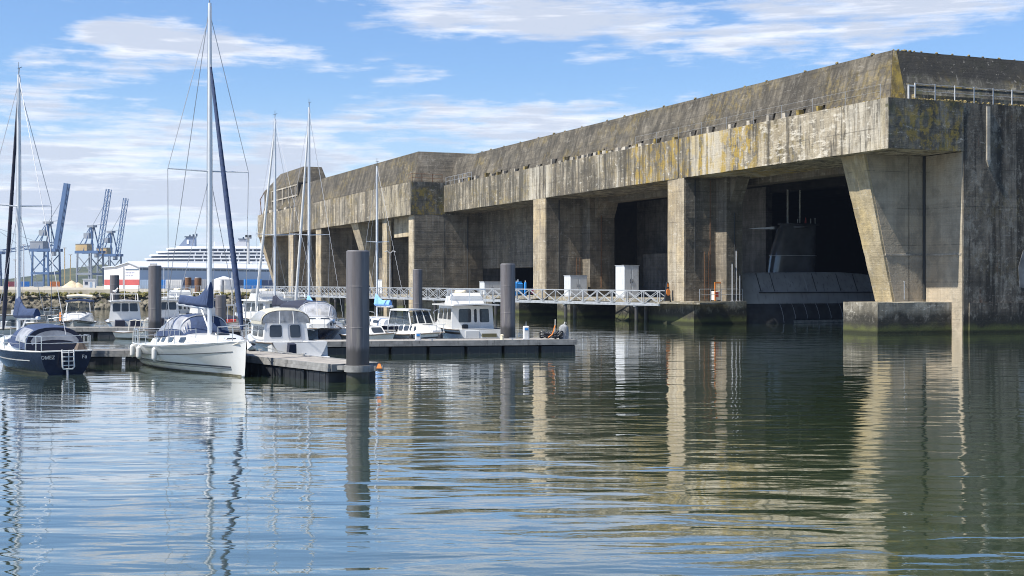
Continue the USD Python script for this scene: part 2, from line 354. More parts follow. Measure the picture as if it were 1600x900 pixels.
C_IN2 = concrete('inner_wall_concrete', (0.17, 0.16, 0.145), (0.09, 0.085, 0.078), grime=0.35, streak=0.4, board=0.7, seed=16)
C_LICH = concrete('yellow_lichen_concrete', (0.30, 0.225, 0.08), (0.13, 0.10, 0.04), grime=0.35, streak=0.3, lichen=0.9, white=0.35, board=0.2, seed=10, joints=False, lich_off=0.12)
C_PALE = concrete('pale_broken_concrete', (0.48, 0.44, 0.37), (0.26, 0.235, 0.19), grime=0.2, streak=0.2, white=0.6, board=0.1, seed=11, joints=False)

def water():
    g = G(); o = g('geometry')['position']
    a = g.noise(g.map(o, scale=(0.42, 1.25, 1), rot=(0, 0, 0.06)), 1.0, 2, 0.45, 0.3)       # long low crests across the view
    b = g.noise(g.map(o, scale=(0.13, 0.26, 1), loc=(5, 2, 0)), 1.0, 2, 0.5)                # slow swell
    c = g.noise(g.map(o, scale=(2.6, 6.0, 1), rot=(0, 0, -0.12), loc=(1, 8, 0)), 1.0, 3, 0.55, 0.2)  # ripples
    patch = g.lin(g.noise(g.map(o, scale=(0.03, 0.05, 1)), 1.0, 3), 0.38, 0.62, 0.35, 1.0)
    yd = g('separate_xyz', vector=o)['y']; calm = g.lin(yd, 22, 75, 1.0, 0.5)
    h = g.math('add', g.math('multiply', a, WAVE[0]), g.math('add', g.math('multiply', b, WAVE[1]), g.math('multiply', g.math('multiply', c, patch), WAVE[2])))
    h = g.math('multiply', h, calm)
    nrm = g('bump', height=h, strength=1.0, distance=1.0)['normal']
    p = g('principled_bsdf', base_color=(0.030, 0.044, 0.020), roughness=0.025, ior=1.40, specular_ior_level=0.5, coat_weight=0.9, coat_ior=1.6, coat_roughness=0.02, coat_normal=nrm, normal=nrm)
    return g.make('water', p['BSDF'])
WAVE = (0.032, 0.052, 0.0027)
WATER = water()
GALV = plain('galvanised_steel', (0.42, 0.43, 0.44), 0.45, 0.6, var=0.2, scale=6)
RUSTED = plain('rusty_iron', (0.16, 0.08, 0.04), 0.85, 0.1, var=0.4, scale=8)
WHITE = plain('white_gelcoat', (0.57, 0.57, 0.555), 0.18, spec=0.5, var=0.025, scale=1.5, coat=0.3, dirt=((0.52, 0.50, 0.44), 0.28))
WHITEP = plain('white_paint', (0.58, 0.58, 0.57), 0.45, var=0.05, dirt=((0.40, 0.38, 0.34), 0.4))
GREYP = plain('grey_paint', (0.36, 0.37, 0.39), 0.5, var=0.08, dirt=((0.22, 0.2, 0.18), 0.4))
BLACK = plain('black_plastic', (0.016, 0.018, 0.022), 0.5, var=0.3)
DARKPIPE = plain('dark_pipe', (0.02, 0.022, 0.022), 0.6, var=0.3)

# ---------------------------------------------------------------- water and land
wat = part(None, 'water', cat(([[-9000, -60, 0], [9000, -60, 0], [9000, 9000, 0], [-9000, 9000, 0]], [[0, 1, 2, 3]])), WATER)
tag(wat, 'dark green rippled harbour water', kind='structure')

# ---------------------------------------------------------------- the bunker
CX, CY = 0.2798 * 89.8, 89.8
bk = thing('submarine_bunker', 'huge weathered concrete submarine bunker with open pens along the water', 'bunker', (CX, CY, 0), math.degrees(FAC))
def B(name, m, mat, smooth=False, label=None, parent=None): return part(parent if parent is not None else bk, name, m, mat, smooth, label)
ZC, ZL, ZR = 12.5, 15.9, 19.45           # soffit, ledge and roof edge of the nearer half
XB = 70.0
# cornice in the lengths that the joints show
seg = [(0.0, 5.1), (5.13, 12.0), (12.03, 28.0), (28.03, 56.5), (56.53, 87.37)]
B('cornice', cat(grid_box(0.02, 6, seg[0][0] + .02, seg[0][1], ZC, ZL, .5, .035, 1)), C_CORNICE, 30)
for i, (a, b) in enumerate(seg[1:]):
    B('cornice', grid_box(0.0 + .02 * (i % 2), 6, a, b, ZC, ZL, .55, .04, 2 + i), C_CORNICE, 30)
B('end_cornice', grid_box(0.03, 6.36, 0.0, 0.02, ZC + .005, ZL - .005, .5, .012, 9), C_ENDUP, 30)
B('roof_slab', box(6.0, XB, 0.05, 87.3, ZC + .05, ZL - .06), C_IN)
# battered upper wall with slots cut along its foot
def man(m):
    v, f = cat(m); return m3.Manifold(m3.Mesh(np.asarray(v, np.float32), np.asarray(f, np.uint32)))
def upper(u0, u1, v0, z0, z1, bat, end0=True):
    return m3.Manifold.hull_points(np.array([[v0, u0, z0], [XB, u0, z0], [XB, u1, z0], [v0, u1, z0], [v0 + bat, u0 + (bat if end0 else 0), z1], [XB, u0 + (bat if end0 else 0), z1], [XB, u1, z1], [v0 + bat, u1, z1]], float))
up = upper(0.75, 87.6, 0.75, ZL - 0.02, ZR, 1.05)
slots = []
u = 8.2
r2 = random.Random(3)
while u < 84:
    w = r2.uniform(.28, .48); d = r2.uniform(.4, .72)
    slots.append((u, w, d))
    u += r2.uniform(1.7, 3.6) if u < 34 or u > 62 else r2.uniform(1.5, 3.8)
cut = m3.Manifold.batch_boolean([man(box(0.3, 0.75 + .12 + d * .4, u, u + w, ZL - 0.1, ZL - .02 + d)) for u, w, d in slots], m3.OpType.Add)
up = up - cut
wallup = B('battered_wall', up, C_ROOF)
# lichened cheeks and rubble at the slots
for u, w, d in slots:
    if r2.random() < .95:
        B('slot_cheek', grid_box(0.52, 1.0, u + w + .01, u + w + .2 + r2.random() * .4, ZL - .01, ZL + d * r2.uniform(.6, 1.0), .25, .03, int(u)), C_LICH if r2.random() < .4 else C_PALE, parent=wallup)
# the end: blackened battered wall, a lichened corner, end walls and the niche with its leaning buttress
def slab_end(v0, v1, z0, z1, t, mat, name, proud=0.01):
    k = 1.05 / (ZR - ZL + .02); e0, e1 = 0.75 + k * (z0 - ZL), 0.75 + k * (z1 - ZL)
    l0, l1 = (v0 + k * (z0 - ZL), v0 + k * (z1 - ZL)) if v0 < 1.8 else (v0, v0)
    return B(name, hull([[l0, e0 - proud, z0], [v1, e0 - proud, z0], [v1, e0 + t, z0], [l0, e0 + t, z0], [l1, e1 - proud, z1], [v1, e1 - proud, z1], [v1, e1 + t, z1], [l1, e1 + t, z1]]), mat)
slab_end(0.80, 69.5, ZL, ZR - .004, .1, C_ROOFEND, 'end_battered_wall', 0.012)
slab_end(0.80, 2.1, ZL + .01, ZR - .03, .1, C_LICH, 'lichened_corner', 0.035)
slab_end(2.4, 69, 17.0, 17.12, .1, C_ENDUP, 'string_course', 0.07)
B('end_wall', grid_box(6.36, 46, 0.0, 4, -3, ZC, .9, .02, 21), C_END, 30)
B('end_cornice', grid_box(6.36, 46, 0.0, 4, ZC + .01, ZL - .03, .8, .02, 22), C_END, 30)
B('end_cornice', grid_box(0.03, 6.34, -.03, 0.3, ZC + .02, ZL - .03, .45, .03, 23), C_ENDUP, 30)
B('plinth', grid_box(6.8, 46, -.12, 0.5, -3, 2.12, .7, .03, 24), C_END, 30)
B('niche_wall', box(4.9, 10, 3.97, 6.0, 1.9, ZC - .01), C_NICHE)
B('niche_wall', hull([[3.75, 3.97, 2.15], [5, 3.97, 2.15], [5, 4.1, 2.15], [3.75, 4.1, 2.15], [1.28, 3.97, ZC - .01], [5, 3.97, ZC - .01], [5, 4.1, ZC - .01], [1.28, 4.1, ZC - .01]]), C_NICHE)
B('niche_wall', rough(box(6.30, 6.5, 0.06, 4.0, -1, ZC - .01), .6, .015, 3), C_NICHE, 30)
B('buttress', rough(hull([[3.55, 4.0, 2.15], [9, 4.0, 2.15], [9, 5.9, 2.15], [3.55, 5.9, 2.15], [1.08, 4.0, ZC - .005], [9, 4.0, ZC - .005], [9, 6.6, ZC - .005], [1.08, 6.6, ZC - .005]]), .35, .04, 5), C_BUTT, 30)
B('footing', grid_box(0, 6.33, 1.1, 4.9, -3, 2.15, .4, .045, 31), C_FOOT, 30)
B('footing', grid_box(3.0, 46, 4.3, 6.4, -3, 2.05, 1.0, .03, 32), C_FOOT, 30)
B('drain_pipe', cyl(6.22, 3.86, 2.3, ZC, .10, 10), DARKPIPE)
B('ledge_course', rough(box(2.9, 6.28, 3.92, 4.05, 5.42, 5.55), .2, .03, 6), C_PALE)
B('ledge_course', rough(box(6.25, 6.38, 0.15, 3.9, 5.42, 5.54), .2, .03, 7), C_PALE)
for x in (4.5,):
    B('hook', tube([[x, 3.97, 3.6], [x, 3.9, 3.6], [x, 3.9, 2.3]], .035, 6), GALV)
# pipe and stains on the end wall
vx = 8.35
B('downpipe', box(vx, vx + .28, -.09, 0.02, 12.0, 15.7), C_PALE)
B('downpipe_shoe', hull([[vx - .05, -.14, 12.0], [vx + .33, -.14, 12.0], [vx + .33, .02, 12.0], [vx - .05, .02, 12.0], [vx + .14, -.1, 11.5], [vx + .15, .02, 11.5]]), C_PALE)
B('patched_render', rough(prism([(11.3, 3.2), (12.2, 3.0), (12.9, 3.25), (13.6, 2.95), (14.6, 3.1), (14.7, 5.2), (14.2, 6.0), (13.7, 5.8), (13.2, 6.4), (12.6, 6.0), (12.2, 6.25), (11.6, 5.7), (11.2, 4.6)], -.02, .05, 'xz'), .3, .012, 9), plain('grey_render', (0.15, 0.15, 0.148), 0.9, var=0.4, scale=1.5, dirt=((0.12, 0.11, 0.1), .6)), 30)
# parapet and railing on the end ledge
B('end_parapet', grid_box(2.4, 30, .25, .55, ZL, ZL + .38, .6, .03, 25), C_ENDUP, 30)
rl = B('ledge_railing', cat(tube([[2.35, .12, ZL + 1.05], [30, .12, ZL + 1.05]], .018, 6), tube([[2.35, .12, ZL + .58], [30, .12, ZL + .58]], .015, 6)), GALV)
for i in range(17): B('railing_post', box(2.3 + 1.68 * i, 2.36 + 1.68 * i, .08, .14, ZL - .1, ZL + 1.1), WHITEP if i in (0, 2, 5) else GALV, parent=rl)
B('gate_post', box(1.75, 1.83, .08, .16, ZL - .02, ZL + .95), WHITEP, parent=rl)
B('gate_rail', box(1.75, 2.35, .10, .14, ZL + .85, ZL + .95), WHITEP, parent=rl)
rl2 = B('wire_railing', cat(*[tube([[.18, 1.0, ZL + h], [.18, 36, ZL + h]], .007, 4) for h in (.55, 1.0)]), GALV)
for i in range(10): B('railing_post', cyl(.18, 1.0 + 3.9 * i, ZL - .05, ZL + 1.03, .015, 6), GALV, parent=rl2)
# plants and lichen cushions on the roof edges: uncountable
TUFT = plain('lichen_cushion', (0.17, 0.13, 0.05), 0.95, var=0.4, scale=9)
def lump(x, y, z, r, rs):
    s = trimesh.creation.icosphere(1, 1.0); v = np.array(s.vertices)
    v = v * (1 + .35 * np.array([rs.uniform(-1, 1) for _ in range(len(v))])[:, None]) * [r, r, r * .8]
    return v + [x, y, z], np.array(s.faces)
rs = random.Random(12)
B('lichen_cushions', cat(*[lump(1.9 + (rs.uniform(0, 1.9) if k < 7 else 1.1 + (k - 7) * 1.35 + rs.uniform(-.2, .2)), 1.86, ZR + .04, rs.uniform(.05, .11), rs) for k in range(26)],
                         *[lump(1.85, 4 + k * 4.2 + rs.uniform(-1, 1), ZR + .04, rs.uniform(.08, .14), rs) for k in range(20)]), TUFT).SetCustomDataByKey('kind', 'stuff')
B('ledge_moss', cat(*[lump(2.2 + rs.uniform(0, 14), .2 + rs.uniform(-.1, .1), ZL + .02, rs.uniform(.06, .16), rs) for k in range(90)], *[lump(.35 + rs.uniform(-.25, .25), .6 + rs.uniform(0, 6), ZL, rs.uniform(.05, .12), rs) for k in range(40)]), TUFT).SetCustomDataByKey('kind', 'stuff')
# first pier
B('pier', grid_box(.04, 3.16, 27.1, 29.9, 1.9, ZC, .5, .025, 51), C_PIER, 30)
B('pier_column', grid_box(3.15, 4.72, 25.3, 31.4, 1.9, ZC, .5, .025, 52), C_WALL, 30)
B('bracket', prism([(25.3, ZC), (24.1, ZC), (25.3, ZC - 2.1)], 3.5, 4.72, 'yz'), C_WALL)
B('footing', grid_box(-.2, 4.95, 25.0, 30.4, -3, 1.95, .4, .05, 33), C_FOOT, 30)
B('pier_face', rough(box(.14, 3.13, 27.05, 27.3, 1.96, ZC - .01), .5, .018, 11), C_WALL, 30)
# second pier
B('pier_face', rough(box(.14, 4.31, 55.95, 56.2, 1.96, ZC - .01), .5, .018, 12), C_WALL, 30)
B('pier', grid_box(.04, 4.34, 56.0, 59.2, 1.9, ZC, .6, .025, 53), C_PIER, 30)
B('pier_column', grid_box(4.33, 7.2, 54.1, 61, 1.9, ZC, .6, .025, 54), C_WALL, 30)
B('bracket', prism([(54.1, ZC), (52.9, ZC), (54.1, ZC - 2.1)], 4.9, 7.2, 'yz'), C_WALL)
# closed third pen
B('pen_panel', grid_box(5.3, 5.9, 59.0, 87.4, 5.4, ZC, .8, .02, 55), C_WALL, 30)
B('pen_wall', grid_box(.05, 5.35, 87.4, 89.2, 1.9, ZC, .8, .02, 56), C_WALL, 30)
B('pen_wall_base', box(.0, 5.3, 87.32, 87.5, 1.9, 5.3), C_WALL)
# quay floor of the dry pens on its pillars
B('pen_floor', box(.35, 48, 31.6, 87.3, 1.78, 2.08), C_FOOT)
for a, b, d in ((30.6, 33.3, 2.7), (37.1, 39.8, 4.8), (49.8, 53.0, 5.1), (63, 66, 5), (71, 74, 5), (79, 82, 5)):
    B('pillar', grid_box(.0, d, a, b, -3, 1.77, .5, .05, int(a)), C_FOOT, 30)
# inside: soffit beams and sooty walls
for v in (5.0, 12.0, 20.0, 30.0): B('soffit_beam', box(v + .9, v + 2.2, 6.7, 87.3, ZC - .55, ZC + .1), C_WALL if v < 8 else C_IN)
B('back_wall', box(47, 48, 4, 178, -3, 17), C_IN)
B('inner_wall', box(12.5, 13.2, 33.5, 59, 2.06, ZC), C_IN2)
B('inner_duct', box(12.0, 12.6, 47.2, 48.1, 5.6, ZC), C_IN2)
B('inner_gallery', box(10.6, 12.6, 45, 54, 2.07, 6.6), C_IN2)
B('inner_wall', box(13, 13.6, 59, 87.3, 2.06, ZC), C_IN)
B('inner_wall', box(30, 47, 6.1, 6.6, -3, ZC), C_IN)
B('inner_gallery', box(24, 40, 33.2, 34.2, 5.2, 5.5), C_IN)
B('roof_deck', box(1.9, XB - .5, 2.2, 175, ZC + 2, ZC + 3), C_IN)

# the farther half stands forward by 4.4 m and is a little taller
V2, U2, UE = -4.4, 87.4, 178.0
Z2C, Z2L, Z2R = 12.15, 16.3, 20.3
seg2 = [(U2, 103.0), (103.03, 121.0), (121.03, 139.0), (139.03, 158.0), (158.03, UE)]
for i, (a, b) in enumerate(seg2):
    B('cornice', grid_box(V2 + .03 * (i % 2), 5, a, b, Z2C, Z2L, .7, .04, 60 + i), C_CORNICE, 30)
B('end_cornice', grid_box(V2 + .04, .2, U2 - .03, U2 + .3, Z2C + .02, Z2L - .03, .6, .03, 66), C_ENDUP, 30)
B('roof_slab', box(4.9, XB, 87.45, UE - .1, Z2C + .1, Z2L - .1), C_IN)
w2 = hull([[V2 + .7, U2 + .75, Z2L - .02], [XB, U2 + .75, Z2L - .02], [XB, UE - .7, Z2L - .02], [V2 + .7, UE - .7, Z2L - .02], [V2 + 1.7, U2 + 1.9, Z2R], [XB, U2 + 1.9, Z2R], [XB, UE - 1.7, Z2R], [V2 + 1.7, UE - 1.7, Z2R]])
B('battered_wall', w2, C_ROOF)
B('end_battered_wall', hull([[V2 + .72, U2 + .73, Z2L - .01], [30, U2 + .73, Z2L - .01], [30, U2 + .9, Z2L - .01], [V2 + .72, U2 + .9, Z2L - .01], [V2 + 1.71, U2 + 1.885, Z2R - .005], [30, U2 + 1.885, Z2R - .005], [30, U2 + 2.0, Z2R - .005], [V2 + 1.71, U2 + 2.0, Z2R - .005]]), C_WALL)
# pale flaked rubble along its ledge
rubble = [grid_box(V2 + .1, V2 + .75, a, a + rs.uniform(.4, 1.3), Z2L - .02, Z2L + rs.uniform(.2, .55), .4, .06, int(a * 7)) for a in (rs.uniform(148, 172) for _ in range(14))]
for m in rubble: B('ledge_rubble', m, C_PALE, 30)
ru1 = [(a + rs.uniform(-.4, .4), rs.uniform(.12, .55)) for a in np.arange(33, 54, 1.25)]
for a, hgt in ru1: B('ledge_rubble', grid_box(.55, .95, a, a + rs.uniform(.35, .8), ZL - .02, ZL + hgt, .3, .06, int(a * 5)), C_PALE, 30)
r3 = B('ledge_railing', cat(*[tube([[V2 + .2, U2 + .15, Z2L + h], [V2 + .2, U2 + 1.6, Z2L + h]], .03, 6) for h in (.5, 1.0)], *[tube([[V2 + .2, U2 + .15, Z2L + h], [V2 + 4.3, U2 + .15, Z2L + h]], .03, 6) for h in (.5, 1.0)]), RUSTED)
for a in (.2, 1.5, 2.9, 4.2): B('railing_post', box(V2 + a, V2 + a + .07, U2 + .12, U2 + .19, Z2L - .05, Z2L + 1.03), RUSTED, parent=r3)
r4 = B('ledge_railing', cat(*[tube([[.2, 78, ZL + h], [.2, 87.2, ZL + h]], .03, 6) for h in (.5, 1.0)]), GALV)
for a in range(7): B('railing_post', cyl(.2, 78.1 + 1.5 * a, ZL - .05, ZL + 1.03, .03, 6), GALV, parent=r4)
B('pier', grid_box(-4.0, .1, U2 + .05, 89.4, -3, Z2C, .7, .03, 71), C_PIER, 30)
B('pier_face', box(-3.9, 0.0, U2 - .02, U2 + .2, 1.2, Z2C - .01), C_WALL)
B('pier', grid_box(-4.0, -3.4, 98.6, 100.6, -3, Z2C, .7, .02, 72), C_PIER, 30)
B('lintel', grid_box(-3.0, -2.2, 89.4, 99, 9.6, Z2C, .8, .02, 73), C_PIER, 30)
B('pen_wall', box(-3.0, 8, 98.9, 104, -1, 10), C_WALL)
B('buttress', hull([[-1.2, 113, 2], [4, 113, 2], [4, 114.6, 2], [-1.2, 114.6, 2], [-4.0, 112.6, Z2C], [4, 112.6, Z2C], [4, 116, Z2C], [-4.0, 116, Z2C]]), C_PIER)
B('pen_wall', box(-1.0, 6, 107, 112, 0, 9.5), C_WALL)
for a, b in ((132, 135.2), (150.6, 153.8)):
    B('pier', grid_box(-4.25, .15, a, b, -3, Z2C, .8, .03, int(a)), C_PIER, 30)
    B('pier_face', box(-4.1, .14, a - .05, a + .1, 1.2, Z2C - .01), C_WALL)
    B('pier_column', box(.14, 3, a - 2, b + 2, -3, Z2C - .01), C_WALL)
B('buttress', hull([[-1.0, 176, 2], [5, 176, 2], [5, 177.9, 2], [-1.0, 177.9, 2], [-4.2, 175.5, Z2C], [5, 175.5, Z2C], [5, 177.9, Z2C], [-4.2, 177.9, Z2C]]), C_PIER)
for a in (92, 118, 128, 146, 163): B('pillar', grid_box(-3.9, 3, a, a + 2.6, -3, 1.7, .7, .05, a), C_FOOT, 30)
B('footing', grid_box(-2.5, 5, 174.5, 178, -3, 2, .8, .05, 77), C_FOOT, 30)
B('pen_floor', box(-3.6, 47, 89.5, 178, 1.75, 2.05), C_FOOT)
B('inner_wall', box(9, 9.6, 89.4, 177, 2, Z2C), C_IN2)
B('end_wall', box(3, 60, 176.5, 178, -3, Z2C), C_WALL)
# tower on the far end of the roof
B('roof_tower', hull([[-3.3, 151, Z2L - 1], [1.95, 151, Z2L - 1], [1.95, 176.9, Z2L - 1], [-3.3, 176.9, Z2L - 1], [-3.3, 151, 20.7], [1.95, 151, 20.7], [1.95, 177.4, 20.7], [-3.3, 177.4, 20.7], [-2.0, 152.4, 23.5], [1.2, 152.4, 23.5], [1.2, 169.5, 23.5], [-2.0, 169.5, 23.5]]), C_ROOF)
B('tower_base', box(-3.2, 1.9, 150.9, 151.1, Z2L + 2, 20.6), C_IN)
for a in (152.3, 157, 161.5, 166, 170.5): B('tower_rib', box(-3.42, -3.2, a, a + .35, Z2L, 20.4), C_PALE)
for zz in (18.4, 20.2): B('tower_rib', box(-3.4, -3.2, 151.2, 171, zz, zz + .22), C_PALE)
# pipes, ladders and cables on the sheltered walls
for v, u, z0, z1, r, m in ((1.1, 27.04, 4.5, 12.3, .05, DARKPIPE), (2.6, 27.05, 2, 12.3, .035, RUSTED), (3.9, 25.22, 3.6, 9.5, .05, DARKPIPE), (1.6, 55.93, 2, 12.3, .06, DARKPIPE), (5.6, 54.0, 3, 12.2, .05, RUSTED), (3.2, 87.22, 2, 12, .07, DARKPIPE), (8.5, 6.68, 2, 12, .08, DARKPIPE)):
    B('wall_pipe', cyl(v, u, z0, z1, r, 8), m)
for zz in (7.2, 9.1): B('cable', tube([[.3 + k * .28, 27.03, zz - .05 * math.sin(k * .7)] for k in range(10)], .018, 4), DARKPIPE)
for v0, u0 in ((2.0, 27.0), (3.6, 55.85)):
    lad = B('ladder', cat(*[bar([v0 + q, u0, 2.0], [v0 + q, u0, 6.2], .05) for q in (0, .4)]), RUSTED)
    for k in range(13): B('rung', bar([v0, u0, 2.25 + k * .3], [v0 + .4, u0, 2.25 + k * .3], .03), RUSTED, parent=lad)
st = B('ladder_rail', tube([[V2 + .8, 178.3, Z2L - .3], [V2 + .6, 178.6, Z2L + 3], [-3, 177.6, 21]], .09, 6), RUSTED)

# ---------------------------------------------------------------- marina materials
NAVY = plain('navy_gelcoat', (0.006, 0.009, 0.022), 0.2, var=0.1, spec=0.35)
CANVAS = plain('navy_canvas', (0.018, 0.036, 0.090), 0.85, var=0.22, scale=6, bump=0.06, bscale=5)
CANVASD = plain('dark_canvas', (0.012, 0.016, 0.035), 0.85, var=0.25, scale=6)
CANVASL = plain('light_blue_canvas', (0.16, 0.34, 0.66), 0.8, var=0.15, scale=6, bump=0.02, bscale=9)
TAN = plain('tan_canvas', (0.33, 0.32, 0.27), 0.85, var=0.1, scale=4)
ALU = plain('mast_aluminium', (0.62, 0.63, 0.64), 0.38, 0.35, var=0.06, scale=2)
STEEL = plain('stainless_steel', (0.62, 0.62, 0.61), 0.25, 0.8, var=0.05)
WIRE = plain('rigging_wire', (0.30, 0.31, 0.33), 0.4, 0.4, var=0.05)
ROPE = plain('white_rope', (0.58, 0.55, 0.48), 0.9, var=0.15, scale=12)
TEAK = plain('deck_grey', (0.50, 0.50, 0.48), 0.7, var=0.06)
ANTIF = plain('antifouling', (0.13, 0.12, 0.08), 0.9, var=0.4, scale=3)
STRIPE = plain('dark_stripe', (0.05, 0.055, 0.07), 0.3, var=0.1)
BROWN = plain('brown_rubber', (0.09, 0.07, 0.055), 0.7, var=0.2)
RED = plain('red_paint', (0.42, 0.05, 0.04), 0.5, var=0.15)
ORANGE = plain('orange_paint', (0.62, 0.19, 0.03), 0.55, var=0.15)
BLUE = plain('bright_blue_plastic', (0.02, 0.20, 0.55), 0.5, var=0.1)
CREAM = plain('cream_canvas', (0.62, 0.55, 0.40), 0.8, var=0.1)
WOOD = plain('grey_deck_boards', (0.23, 0.215, 0.195), 0.9, var=0.25, scale=2.5, dirt=((0.16, 0.15, 0.13), 0.5))
TRIM = plain('weathered_trim', (0.19, 0.19, 0.185), 0.7, var=0.3, scale=3, dirt=((0.03, 0.03, 0.03), 0.9))
FLOATM = plain('black_float', (0.018, 0.020, 0.024), 0.45, var=0.3, dirt=((0.07, 0.07, 0.06), 0.4))
def glass_mat(name, tint, t, rough=0.04):
    g = G()
    a = g('transparent_bsdf', color=tint)['BSDF']; b = g('principled_bsdf', base_color=(0.03, 0.035, 0.04), roughness=rough)['BSDF']
    return g.make(name, g('mix_closure', fac=t, closure1=a, closure2=b)['closure'])
GLASS = plain('dark_window', (0.035, 0.042, 0.05), 0.06, var=0.3, scale=1.2)
CLEAR = glass_mat('window_glass', (0.75, 0.78, 0.78), 0.35)
def vinyl():
    g = G()
    a = g('transparent_bsdf', color=(0.8, 0.82, 0.84))['BSDF']; b = g('principled_bsdf', base_color=(0.42, 0.43, 0.45), roughness=0.12)['BSDF']
    n = g.noise(g.obj(), 2.5, 3)
    return g.make('clear_vinyl', g('mix_closure', fac=g.lin(n, 0.3, 0.7, 0.42, 0.75), closure1=a, closure2=b)['closure'])
VINYL = vinyl()
def pile_mat():
    g = G(); o = g.obj(); s = g('separate_xyz', vector=o)
    n = g.noise(g.map(o, scale=(3, 3, .25)), 2.0, 5, .65)
    c = g.ramp(n, [(0.3, (0.085, 0.08, 0.085)), (0.7, (0.15, 0.14, 0.145))])
    r = g.noise(g.map(o, scale=(2.5, 2.5, .12), loc=(3, 1, 2)), 2.0, 4, .6)
    low = g.lin(s['z'], 1.2, 3.4, 1.0, 0.25)
    c = g.mix(g.math('multiply', g.lin(r, 0.53, 0.62, 0, 0.6), low), c, (0.10, 0.065, 0.045))
    c = g.mix(g.math('multiply', g.lin(r, 0.40, 0.34, 0, 0.8), low), c, (0.22, 0.20, 0.18))
    w = g.math('add', s['z'], g.math('multiply', n, 0.35))
    c = g.mix(g.lin(w, 1.25, 1.5, 0.75, 0.0), c, (0.03, 0.028, 0.025))
    c = g.mix(g.lin(w, 0.3, 0.5, 0.9, 0.0), c, (0.03, 0.035, 0.015))
    p = g('principled_bsdf', base_color=c, roughness=0.5, metallic=0.15, normal=g('bump', height=n, strength=.3, distance=.02)['normal'])
    return g.make('steel_pile', p['BSDF'])
PILE = pile_mat()

# ---------------------------------------------------------------- boat building blocks (x forward, y to port, waterline at z = 0)
class Hull:
    def __init__(s, L, beam, z_st, z_bow, draft=0.35, tw=0.8, tm=0.42, full=2.2, rake=0.7, strake=0.1, vee=0.35, n=26, m=9, sag=0.08):
        s.__dict__.update(locals())
    def b(s, t):
        h = s.beam / 2
        return h * (s.tw + (1 - s.tw) * math.sin(min(t / s.tm, 1) * PI / 2)) if t < s.tm else h * max(1 - ((t - s.tm) / (1 - s.tm)) ** s.full, 0.012)
    def sheer(s, t): return s.z_st + (s.z_bow - s.z_st) * t ** 1.6 - s.sag * math.sin(t * PI)
    def pt(s, t, q):
        """q from 0 (keel) to 1 (deck edge); port side."""
        zt = s.sheer(t); d = s.draft * (1 - t ** 5 * 0.9)
        k = s.vee + (1 - s.vee) * t ** 2                          # V rather than U towards the bow
        yr = math.sin(q * PI / 2) ** 0.85; zr = 1 - math.cos(q * PI / 2)
        yv = q ** 0.9 * (0.72 + 0.28 * q); zv = q
        y = s.b(t) * ((1 - k) * yr + k * yv); zz = -d + (zt + d) * ((1 - k) * zr + k * zv)
        x = s.L * (t - 0.5) + s.rake * t ** 6 * max(zz, -0.3) / s.z_bow - s.rake * .5 * t ** 6 - s.strake * (1 - t) ** 8 * (zt - zz)
        return np.array([x, y, zz])
    def at_z(s, t, z):
        lo, hi = 0.0, 1.0
        for _ in range(24):
            mid = (lo + hi) / 2
            if s.pt(t, mid)[2] < z: lo = mid
            else: hi = mid
        return s.pt(t, hi)
    def shell(s):
        R = []
        for i in range(s.n + 1):
            t = i / s.n
            P = [s.pt(t, j / s.m) for j in range(s.m + 1)]
            R.append([p for p in P[::-1]] + [p * [1, -1, 1] for p in P[1:]])
        v, f = loft(R, close=False, cap0=False, cap1=False)
        # transom
        m_ = len(R[0]); tr = list(range(m_)); c = len(v); v = np.vstack([v, np.mean(R[0], 0)])
        f = np.vstack([f, [[tr[j], tr[j + 1], c] for j in range(m_ - 1)], [[tr[-1], tr[0], c]]])
        return v, f
    def deck(s, down=0.0, t0=0.0, t1=1.0, camber=0.05, inset=0.0):
        R = []
        for i in range(17):
            t = t0 + (t1 - t0) * i / 16; p = s.pt(t, 1)
            yb = max(p[1] - inset, 0.005)
            R.append([[p[0], yb * c, p[2] - down + camber * (1 - c * c)] for c in np.linspace(1, -1, 7)])
        return loft(R, close=False, cap0=False, cap1=False)
    def band(s, z0, z1, t0, t1, side, off=0.012, k=14):
        """A painted or rubber strip along the topsides; z0, z1 may be functions of t."""
        f0 = z0 if callable(z0) else (lambda t: z0); f1 = z1 if callable(z1) else (lambda t: z1)
        R = []
        for i in range(k + 1):
            t = t0 + (t1 - t0) * i / k; a, b = s.at_z(t, f0(t)), s.at_z(t, f1(t))
            o = np.array([0.15 * t ** 3, 1, 0]) * off
            R.append([(p + w) * [1, side, 1] for p, w in ((a, -o), (a, o), (b, o), (b, -o))])
        return loft(R)
    def rail(s, t0, t1, side, dz=0.0, r=0.02, k=16, inset=0.0, sides=6):
        return tube([s.pt(t0 + (t1 - t0) * i / k, 1) * [1, side, 1] + [0, -side * inset, dz] for i in range(k + 1)], r, sides)
